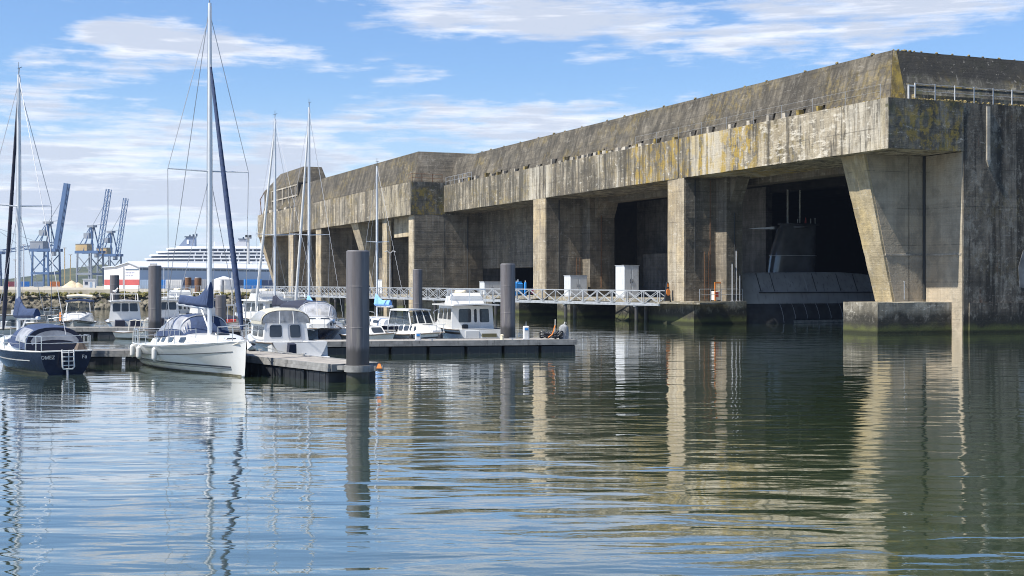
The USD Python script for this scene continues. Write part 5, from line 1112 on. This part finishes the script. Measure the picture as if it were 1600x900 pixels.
for px, d, hdg, lab in ((612, 90, (.8, -.6), 'open boat between the tallest pile and the small hardtop cruiser, behind'), (545, 84, (.5, -.86), 'open boat half hidden behind the tallest pile'), (462, 104, (-.4, .9), 'open boat far behind the dark hulled cruiser')):
    g = ground(px, d); copy(ob, (g[0], g[1], 0), heading(*hdg), lab)
for px, d, hdg, lab in ((322, 108, (-.5, .86), 'pilothouse boat far behind the white yacht boom'), (455, 112, (-.4, .92), 'farthest pilothouse boat, behind the navy bimini')):
    g = ground(px, d); copy(ph, (g[0], g[1], 0), heading(*hdg), lab)
g = ground(278, 112); copy(trawler, (g[0], g[1], 0), heading(-.4, .9), 'flybridge boat far back left of the white yacht sail cover')
# gull on the pilothouse rail
t = thing('gull', 'white gull perched in front of the distant pile', 'gull', (ground(180, 92.6)[0], 92.6, 2.74), -30)
part(t, 'body', loft([[[x, r * math.cos(a), .17 + zz + r * 1.05 * math.sin(a)] for a in np.linspace(0, 2 * PI, 12, endpoint=False)] for x, r, zz in ((-.24, .015, .03), (-.12, .06, .01), (0, .09, 0), (.1, .08, .03), (.15, .055, .10), (.17, .05, .15), (.21, .05, .19), (.25, .03, .185), (.27, .012, .18))]), plain('gull_white', (.8, .8, .79), .8), 50)
part(t, 'beak', hull([[.27, -.012, .345], [.27, .012, .345], [.27, 0, .365], [.34, 0, .34]]), ORANGE)
for y in (.035, -.035): part(t, 'leg', tube([[0, y, 0], [0, y, .1]], .008, 4), ORANGE); part(t, 'wing', hull([[.08, y * 2.4, .2], [-.1, y * 2.2, .22], [-.28, y * .8, .2], [-.05, y * 2.7, .12], [.06, y * 2.6, .13]]), GREYP)

# ---------------------------------------------------------------- far shore
def noise_mat(name, c0, c1, scale, rough=.95, bump=.05, c2=None):
    g = G(); o = g('geometry')['position']; n = g.noise(o, scale, 6, .65); c = g.ramp(n, [(.38, c0), (.62, c1)])
    if c2: c = g.mix(g.lin(g.noise(o, scale * 3.1, 4, .6), .55, .65), c, c2)
    p = g('principled_bsdf', base_color=c, roughness=rough, specular_ior_level=.2, normal=g('bump', height=n, strength=.5, distance=bump)['normal']); return g.make(name, p['BSDF'])
LAND = noise_mat('port_ground', (.26, .24, .20), (.36, .33, .28), .25, c2=(.15, .16, .07))
ROCK = noise_mat('bank_rock', (.05, .046, .036), (.19, .17, .13), .55, bump=.2, c2=(.06, .06, .03))
GRASS = noise_mat('bank_grass', (.07, .075, .025), (.16, .14, .05), 1.2)
QUAYW = noise_mat('quay_wall_concrete', (.40, .36, .28), (.52, .47, .37), .5)
YB = 186.0
tag(part(None, 'port_ground', box(-900, -33, YB + 2, 930, -2, 2.05), LAND), 'flat port ground behind the rocky bank', kind='structure')
tag(part(None, 'bank', hull([[-400, 180.5, -1], [-31, 184, -1], [-31, YB + 3, 1.98], [-400, YB + 3, 1.98], [-400, YB + 3, -1], [-31, YB + 3, -1]]), ROCK, False), 'sloping bank below the port ground', kind='structure')
rr = random.Random(5); rocks = []
def rock(x, y, z, r): 
    s = trimesh.creation.icosphere(0, 1.0); v = np.array(s.vertices) * [r * rr.uniform(.8, 1.6), r * rr.uniform(.7, 1.2), r * rr.uniform(.5, .9)]; v *= (1 + np.array([rr.uniform(-.22, .22) for _ in v]))[:, None]
    a = rr.uniform(0, PI); c, s_ = math.cos(a), math.sin(a); v = v @ np.array([[c, s_ * .6, s_ * .8], [-s_, c * .6, c * .8], [0, -.8, .6]]); return v + [x, y, z], np.array(s.faces)
for i in range(900):
    x = rr.uniform(-92, -33); f = rr.random(); rocks.append(rock(x, 181.6 + (x + 400) * .0095 - 1.2 + f * 6.0 - .5, .1 + f * 1.85, rr.uniform(.22, .6)))
tag(part(None, 'bank_rocks', cat(*rocks), ROCK), 'grey brown boulders heaped along the bank', 'rocks', kind='stuff')
t = thing('quay_wall', 'low pale wall along the top of the bank at the left', 'wall', (0, 0, 0))
for i in range(9): part(t, 'wall_section', grid_box(-100 + i * 5.02, -95.02 + i * 5.02, YB + .6, YB + 1.1, 1.6, 2.62, 1, .015, i), QUAYW)
clumps = [lump(rr.uniform(-95, -33), YB + rr.uniform(-.6, 1.2), 1.95 + rr.uniform(-.15, .25), rr.uniform(.12, .34), rr) for _ in range(420)]
tag(part(None, 'bank_grass', cat(*clumps), GRASS), 'tufts of yellow green grass on the bank top', 'grass', kind='stuff')
t = thing('quay_fence', 'galvanised railing fence along the quay right of the red and white shed', 'fence', (0, 0, 0))
for i in range(14): part(t, 'post', box(-52.3 + i * 1.45, -52.22 + i * 1.45, YB + 2, YB + 2.08, 2.0, 3.2), GALV)
for zz in (2.2, 3.15): part(t, 'rail', bar([-52.3, YB + 2.04, zz], [-33.4, YB + 2.04, zz], .05), GALV)
for i in range(100): part(t, 'picket', box(-52.1 + i * .188, -52.075 + i * .188, YB + 2.02, YB + 2.06, 2.2, 3.15), GALV)
for px, w_, h, lab in ((294, 10, 4.3, 'left of two stout brown dolphins on the quay'), (309.5, 11, 4.25, 'right of two stout brown dolphins on the quay'), (347, 6, 3.9, 'slim grey post on the quay above the rusty pile')):
    g = ground(px, 190); t = thing('quay_post', lab, 'post', (g[0], g[1], 1.9)); r_ = w_ * 190 / FPX / 2; part(t, 'shaft', cyl(0, 0, 0, h - 1.9, r_, 16), RUSTED if w_ > 8 else GREYP, 50); part(t, 'cap', cyl(0, 0, h - 1.9, h - 1.78, r_ * .85, 16), GREYP)
# shed
sx, sy = -110.9, 400.0; sa = math.degrees(math.atan2(.89, .456))
t = thing('red_white_shed', 'long white harbour shed with red band on its gable end', 'shed', (sx, sy, 2.05), sa)
SHEDW = plain('shed_white', (.66, .65, .63), .7, var=.05, scale=.3); SHEDB = plain('shed_blue_grey', (.28, .36, .47), .6, var=.05, scale=.3); SHEDR = plain('shed_red', (.40, .075, .07), .7, var=.12, scale=.4); SHEDRF = plain('shed_roof', (.50, .54, .60), .6, var=.05, scale=.2)
# local x along the long side, y across (to the left of the gable)
part(t, 'side_wall', box(.2, 66, 0, .3, 0, 6.2), SHEDB)
part(t, 'gable_wall', prism([(0, 0), (14, 0), (14, 6.3), (9.3, 6.55), (4.2, 7.75), (0, 6.4)], 0.0, .25, 'yz'), SHEDW)
part(t, 'red_band', box(-.06, 0.002, 0.02, 13.9, 1.1, 2.75), SHEDR)
part(t, 'red_band', box(.3, 66, -.07, -.004, .9, 2.7), plain('shed_dark_blue', (.055, .075, .14), .6, var=.3, scale=.3))
part(t, 'roof', prism([(-.5, 6.3), (4.2, 7.8), (9.3, 6.6), (14.3, 6.35), (14.3, 6.6), (9.3, 6.85), (4.2, 8.05), (-.5, 6.55)], -.4, 66, 'yz'), SHEDRF)
part(t, 'eaves_shadow_gap', box(.3, 66, -.05, -.003, 5.55, 6.15), plain('shed_strip_window', (.05, .075, .11), .15))
for i in range(22): part(t, 'mullion', box(1 + i * 3.0, 1.18 + i * 3.0, -.09, -.055, 5.5, 6.2), SHEDB)
part(t, 'gable_strip_window', box(-.05, -.003, .2, 5.4, 5.5, 5.95), plain('shed_gable_window', (.10, .14, .19), .2))
part(t, 'downpipe', box(-.3, -.05, 5.9, 6.2, 0, 6.5), GREYP)
FADED = plain('faded_blue_lettering', (.13, .15, .30), .7)
for r_, zz in ((0, 4.55), (1, 3.65)):
    y = 5.6
    for wd in ((.5, .35, .55, .4, .6, .5) if r_ == 0 else (.5, .6, .45, .55, .5)):
        part(t, 'faded_mark', cat(box(-.05, -.004, y - wd, y - wd + .12, zz, zz + .55), box(-.05, -.004, y - wd + .13, y - .1, zz + .18 * (r_ + 1), zz + .3 * (r_ + 1) if r_ == 0 else zz + .5)), FADED); y -= wd + .14
WIN = plain('ship_windows', (.035, .05, .085), .15, var=.3, scale=.05)
# cruise ship
SHIPW = plain('ship_white', (.74, .75, .77), .5, var=.03, scale=.05)
t = thing('cruise_ship', 'large white cruise ship moored beyond the long shed', 'ship', (-272, 1000, 0), 3)
def tier(x0, x1, hw, z0, z1, nose): return loft([[[x, y, z] for x, y in [(x1, -hw), (x1, hw)] + [(x0 + nose * (1 - math.cos(a)), hw * math.sin(a)) for a in np.linspace(PI / 2, -PI / 2, 11)]] for z in (z0, z1)])
part(t, 'hull', tier(-14, 190, 16, -2, 20.2, 42), SHIPW, 30)
lv = [(0, 20.2, 38), (3.5, 22.7, 34), (8.5, 25.2, 30), (16, 27.7, 26)]
for x0, z0, nose in lv:
    part(t, 'deck_slab', tier(x0 - 1.2, 189, 16, z0 + 1.5, z0 + 2.5, nose), SHIPW, 30); part(t, 'window_band', tier(x0, 188, 15.2, z0 - .02, z0 + 1.52, nose), WIN, 30)
    for k in range(22): part(t, 'balcony_divider', box(x0 + nose + k * 6.4, x0 + nose + .7 + k * 6.4, -15.9, -15, z0, z0 + 1.5), SHIPW)
part(t, 'top_deck', tier(22, 186, 13, 30.2, 31.2, 18), SHIPW, 30)
for x0, w_, h, lab in ((29, 9, 7.2, 0), (68.5, 7, 5.6, 1)):
    f = part(t, 'funnel', hull([[x0 - 5, -4, 31], [x0 + w_ * .8, -4, 31], [x0 + w_ * .8, 4, 31], [x0 - 5, 4, 31], [x0 + 1, -3.4, 31 + h], [x0 + w_ * .8, -3.4, 31 + h], [x0 + w_ * .8, 3.4, 31 + h], [x0 + 1, 3.4, 31 + h]]), plain('funnel_blue_grey', (.16, .20, .28), .5) if lab == 0 else GREYP)
    part(f, 'funnel_cap', box(x0 - .3, x0 + w_ * .82, -4, 4, 31 + h, 31.8 + h), WIN)
    for q in range(3): part(f, 'exhaust_pipe', cyl(x0 + 3 + q * 2.5, 0, 31.8 + h, 33 + h + .4 * q, .6, 8), WIN)
part(t, 'emblem', box(30.5, 31.9, -4.15, -3.9, 33.2, 36.4), SHIPW)
for x, h in ((50, 4), (84, 3), (160, 14)): part(t, 'signal_mast', cyl(x, 0, 31, 31 + h, .35, 6), SHIPW)
for k in range(10): part(t, 'lifeboat', hull([[60 + k * 12, -17, 17.5], [68 + k * 12, -17, 17.5], [59.5 + k * 12, -17, 19], [68.5 + k * 12, -17, 19], [60 + k * 12, -16.1, 17.5], [68 + k * 12, -16.1, 19]]), SHIPW)
# light mast right of the ship
g = ground(388, 520); t = thing('port_light_mast', 'tall pale floodlight mast right of the cruise ship', 'light mast', (g[0], g[1], 2)); part(t, 'mast', tube([[0, 0, 0], [0, 0, 19]], [.7, .45], 10), WHITEP, 50); part(t, 'platform', cyl(0, 0, 19, 19.5, 1.3, 10), GREYP)
for k in range(5): part(t, 'floodlight', box(math.cos(k) * .9 - .3, math.cos(k) * .9 + .3, math.sin(k) * .9 - .3, math.sin(k) * .9 + .3, 19.5, 20.4), BLACK)
# white storage tank, red crane post and site huts
g = ground(350, 330); t = thing('storage_tank', 'round white storage tank behind the quay fence', 'tank', (g[0], g[1], 2)); part(t, 'tank_shell', cyl(0, 0, 0, 2.6, 2.4, 30), SHEDW, 40); part(t, 'tank_roof', cyl(0, 0, 2.6, 3.3, 2.45, 30, .3), WHITEP, 40)
g = ground(140, 520); t = thing('site_cabin', 'pale site cabin below the middle crane', 'cabin', (g[0], g[1], 2), 8); part(t, 'cabin_wall', box(-2.2, 2.2, -1.5, 1.5, 0, 3.2), SHEDW); part(t, 'roof', box(-2.4, 2.4, -1.7, 1.7, 3.2, 3.45), SHEDRF); part(t, 'door', box(.3, 1.2, -1.56, -1.5, 0, 2.2), SHEDB); part(t, 'window', box(-1.6, -.4, -1.56, -1.5, 1.2, 2.3), WIN)
SAND = noise_mat('sand_heap', (.42, .34, .22), (.55, .46, .32), .4)
for px, r_, h in ((112, 4.5, 3.0), (122, 3.2, 2.2)):
    g = ground(px, 560); t = thing('sand_heap', ['large pale sand heap on the port ground', 'small pale sand heap beside the site cabin'][px > 115], 'sand heap', (g[0], g[1], 1.9)); part(t, 'heap', loft([[[r * math.cos(a) * (1 + .1 * math.sin(3 * a)), r * math.sin(a), z] for a in np.linspace(0, 2 * PI, 20, endpoint=False)] for z, r in ((0, r_), (h * .5, r_ * .55), (h * .9, r_ * .18), (h, .05))]), SAND, 50); part(t, 'spilled_sand', cyl(0, 0, 0, .15, r_ * 1.15, 20), SAND)
CONT = [SHEDR, BLUE, SHEDB, ORANGE, GREYP, SHEDW]
for i, (px, d, m_) in enumerate(((233, 380, 2), (255, 385, 1), (272, 380, 5), (322, 350, 4), (395, 350, 1), (60, 640, 2), (86, 660, 3), (38, 640, 1), (20, 640, 0))):
    g = ground(px, d); t = thing('freight_container', ['slate blue freight container beside the shed corner', 'bright blue freight container before the long shed', 'white freight container between blue container and dolphins', 'grey freight container left of the white tank', 'blue freight container at the bunker end of the shed', 'slate blue freight container under the blue crane', 'orange freight container right of the blue crane', 'blue freight container left of the blue crane', 'red freight container at the far left'][i], 'container', (g[0], g[1], 2.05), 4 * i); part(t, 'box', box(-2.2, 2.2, -1.2, 1.2, .1, 2.6), CONT[m_])
    for q in np.linspace(-2.0, 2.0, 9): part(t, 'corrugation', box(q - .08, q + .08, -1.25, -1.2, .25, 2.45), CONT[m_])
# cranes
CRB = plain('crane_blue', (.045, .095, .20), .6, var=.15, scale=.1); CRG = plain('crane_grey', (.19, .21, .24), .6, var=.15, scale=.1); CRY = plain('crane_ochre', (.38, .27, .12), .6, var=.15, scale=.1)
def crane(px, d, s, label, body, leg, rot, boomup=True, house=None, lattice=True):
    g = ground(px, d); t = thing('port_crane', label, 'port crane', (g[0], g[1], 2.05), rot)
    K = lambda *a: [np.array(q, float) * s for q in a]
    zp = 31.0
    for x in (-8, 8):
        for y in (-9, 9): part(t, 'leg', bar(*K([x * 1.05, y, 0], [x * .95, y, zp]), 1.35 * s, 1.35 * s), leg)
        part(t, 'sill_beam', bar(*K([x, -9, 11.5], [x, 9, 11.5]), 1.3 * s, 1.8 * s), leg)
    for y in (-9, 9):
        part(t, 'portal_beam', bar(*K([-9, y, 11.5], [9, y, 11.5]), 1.4 * s, 2.0 * s), leg); part(t, 'girder', bar(*K([-13, y * .6, zp + 1], [13, y * .6, zp + 1]), 1.4 * s, 2.6 * s), body)
        part(t, 'brace', bar(*K([-8, y, 13], [8, y, zp - 2]), .7 * s), leg); part(t, 'brace', bar(*K([8, y, 13], [-8, y, zp - 2]), .7 * s), leg)
    part(t, 'machine_house', box(-13 * s, 0, -5 * s, 5 * s, (zp + 2.4) * s, (zp + 8.5) * s), house or CRG); part(t, 'house_roof', box(-13.3 * s, .3 * s, -5.3 * s, 5.3 * s, (zp + 8.5) * s, (zp + 9) * s), CRG)
    # apex frame
    ap = [2.5, 0, zp + 26]
    for y in (-5, 5):
        part(t, 'apex_leg', bar(*K([7, y, zp + 2], [ap[0], y * .4, ap[2]]), 1.1 * s), body); part(t, 'apex_leg', bar(*K([-4, y, zp + 2], [ap[0], y * .4, ap[2]]), .8 * s), body); part(t, 'backstay', bar(*K([-13, y * .7, zp + 3], [ap[0], y * .4, ap[2]]), .55 * s), body)
    part(t, 'apex_platform', box(-1.5 * s, 5.5 * s, -3 * s, 3 * s, (zp + 24.5) * s, (zp + 26.5) * s), CRG); part(t, 'trolley_house', box(-5 * s, 1 * s, -3.5 * s, 3.5 * s, (zp + 14) * s, (zp + 19) * s), CRG)
    # boom
    b0_ = np.array([10.5, 0, zp + 2.0]); b1_ = b0_ + (np.array([10.5, 0, 58]) if boomup else np.array([50, 0, 8]))
    dirb = (b1_ - b0_) / np.linalg.norm(b1_ - b0_); up_ = np.cross(dirb, [0, 1, 0]); wb = 1.9
    if lattice:
        ch = [(y, k) for y in (-wb, wb) for k in (-1.6, 1.6)]
        for y, k in ch: part(t, 'boom_chord', bar((b0_ + up_ * k + [0, y, 0]) * s, (b1_ + up_ * k + [0, y, 0]) * s, 0.6 * s), body)
        nb = 13; Lb_ = np.linalg.norm(b1_ - b0_)
        for i in range(nb):
            a, b = b0_ + dirb * Lb_ * i / nb, b0_ + dirb * Lb_ * (i + 1) / nb; k = 1.6 if i % 2 else -1.6
            for y in (-wb, wb): part(t, 'boom_lacing', bar((a + up_ * k + [0, y, 0]) * s, (b - up_ * k + [0, y, 0]) * s, .38 * s), body)
            part(t, 'boom_lacing', bar((b + [0, -wb, 0]) * s, (b + [0, wb, 0]) * s, .4 * s), body)
    else:
        for y in (-wb, wb): part(t, 'boom_girder', bar((b0_ + [0, y, 0]) * s, (b1_ + [0, y, 0]) * s, 1.3 * s, 3.8 * s), body)
        for i in range(9): a = b0_ + (b1_ - b0_) * (i + .5) / 9; part(t, 'boom_tie', bar((a + [0, -wb, 0]) * s, (a + [0, wb, 0]) * s, 1.0 * s), body)
    for f in (.45, .9): part(t, 'boom_stay', bar(np.array(ap) * s, (b0_ + (b1_ - b0_) * f + up_ * -1.6) * s, .35 * s), CRG)
    part(t, 'cab', box(6 * s, 9 * s, -2 * s, 2 * s, (zp - 4) * s, (zp - .5) * s), CRG)
    return t
crane(72, 860, .72, 'dark blue container crane with raised boom, nearest of the three', CRB, CRB, -14, lattice=False)
crane(141, 960, .755, 'grey legged crane with raised lattice boom and ochre machine house, in the middle', CRB, CRG, -20, house=CRY)
crane(171, 1040, .74, 'grey legged crane with raised lattice boom nearest the shed', CRB, CRG, -22, house=CRY)
crane(-16, 900, .70, 'blue crane with lowered boom at the left edge', CRB, CRB, 6, boomup=False)
for px, d, h in ((24, 600, 12), (37, 610, 19), (9, 620, 8), (101, 700, 20), (110, 720, 17), (240, 330, 6)):
    g = ground(px, d); t = thing('lamp_mast', f'{["slim pale", "tall dark", "short pale", "tall ochre", "slim ochre", "low grey"][[24, 37, 9, 101, 110, 240].index(px)]} lamp mast on the port ground', 'lamp mast', (g[0], g[1], 2)); part(t, 'pole', tube([[0, 0, 0], [0, 0, h]], [.3, .2], 6), CRY if px > 100 else GREYP); part(t, 'lamp', box(-.8, .8, -.3, .3, h, h + .5), GREYP)
# wooded hill
def terrain(x0, x1, y0, y1, hf, nx, ny):
    X, Y = np.meshgrid(np.linspace(x0, x1, nx), np.linspace(y0, y1, ny), indexing='ij'); Z = hf(X, Y); i, j = np.meshgrid(np.arange(nx - 1), np.arange(ny - 1), indexing='ij'); i, j = i.ravel(), j.ravel()
    return np.c_[X.ravel(), Y.ravel(), Z.ravel()], np.c_[i * ny + j, (i + 1) * ny + j, (i + 1) * ny + j + 1, i * ny + j + 1]
def hillh(X, Y):
    P = np.stack([X.ravel() / 90, Y.ravel() / 90, 0 * X.ravel()], 1); n = meshkit.fbm(P, 4, 3).reshape(X.shape); P2 = np.stack([X.ravel() / 12, Y.ravel() / 12, 0 * X.ravel()], 1); n2 = meshkit.fbm(P2, 3, 8).reshape(X.shape)
    e = np.clip((Y - 1500) / 120, 0, 1) * np.clip((1900 - Y) / 120, 0, 1)
    prof_ = np.interp(X / Y * FPX + 800, [-200, 20, 60, 95, 150, 165, 200, 260, 500], [6, 9, 14, 20, 24, 26, 14, 8, 6])
    return e * prof_ * (.75 + .5 * n) + e * n2 * 3.5 - 2
tag(part(None, 'hill', terrain(-1250, -150, 1480, 1920, hillh, 200, 30), noise_mat('wooded_hill', (.025, .035, .018), (.07, .075, .035), .05, bump=2.0), True), 'low wooded hill on the horizon', kind='structure')
tag(part(None, 'far_shore', box(-4000, 4000, 2400, 2600, -2, 4), noise_mat('far_land', (.05, .06, .035), (.11, .11, .07), .02)), 'flat far shore on the horizon', kind='structure')

# ---------------------------------------------------------------- air
g = G(); v = g('principled_volume', color=(.62, .76, 1.0), density=0.00009, anisotropy=0.3)
HAZE = g.make('haze_air', volume=v['volume'])
tag(part(None, 'haze', box(-2200, 2200, -70, 3200, -4, 90), HAZE), 'thin blue haze over the harbour', kind='stuff')
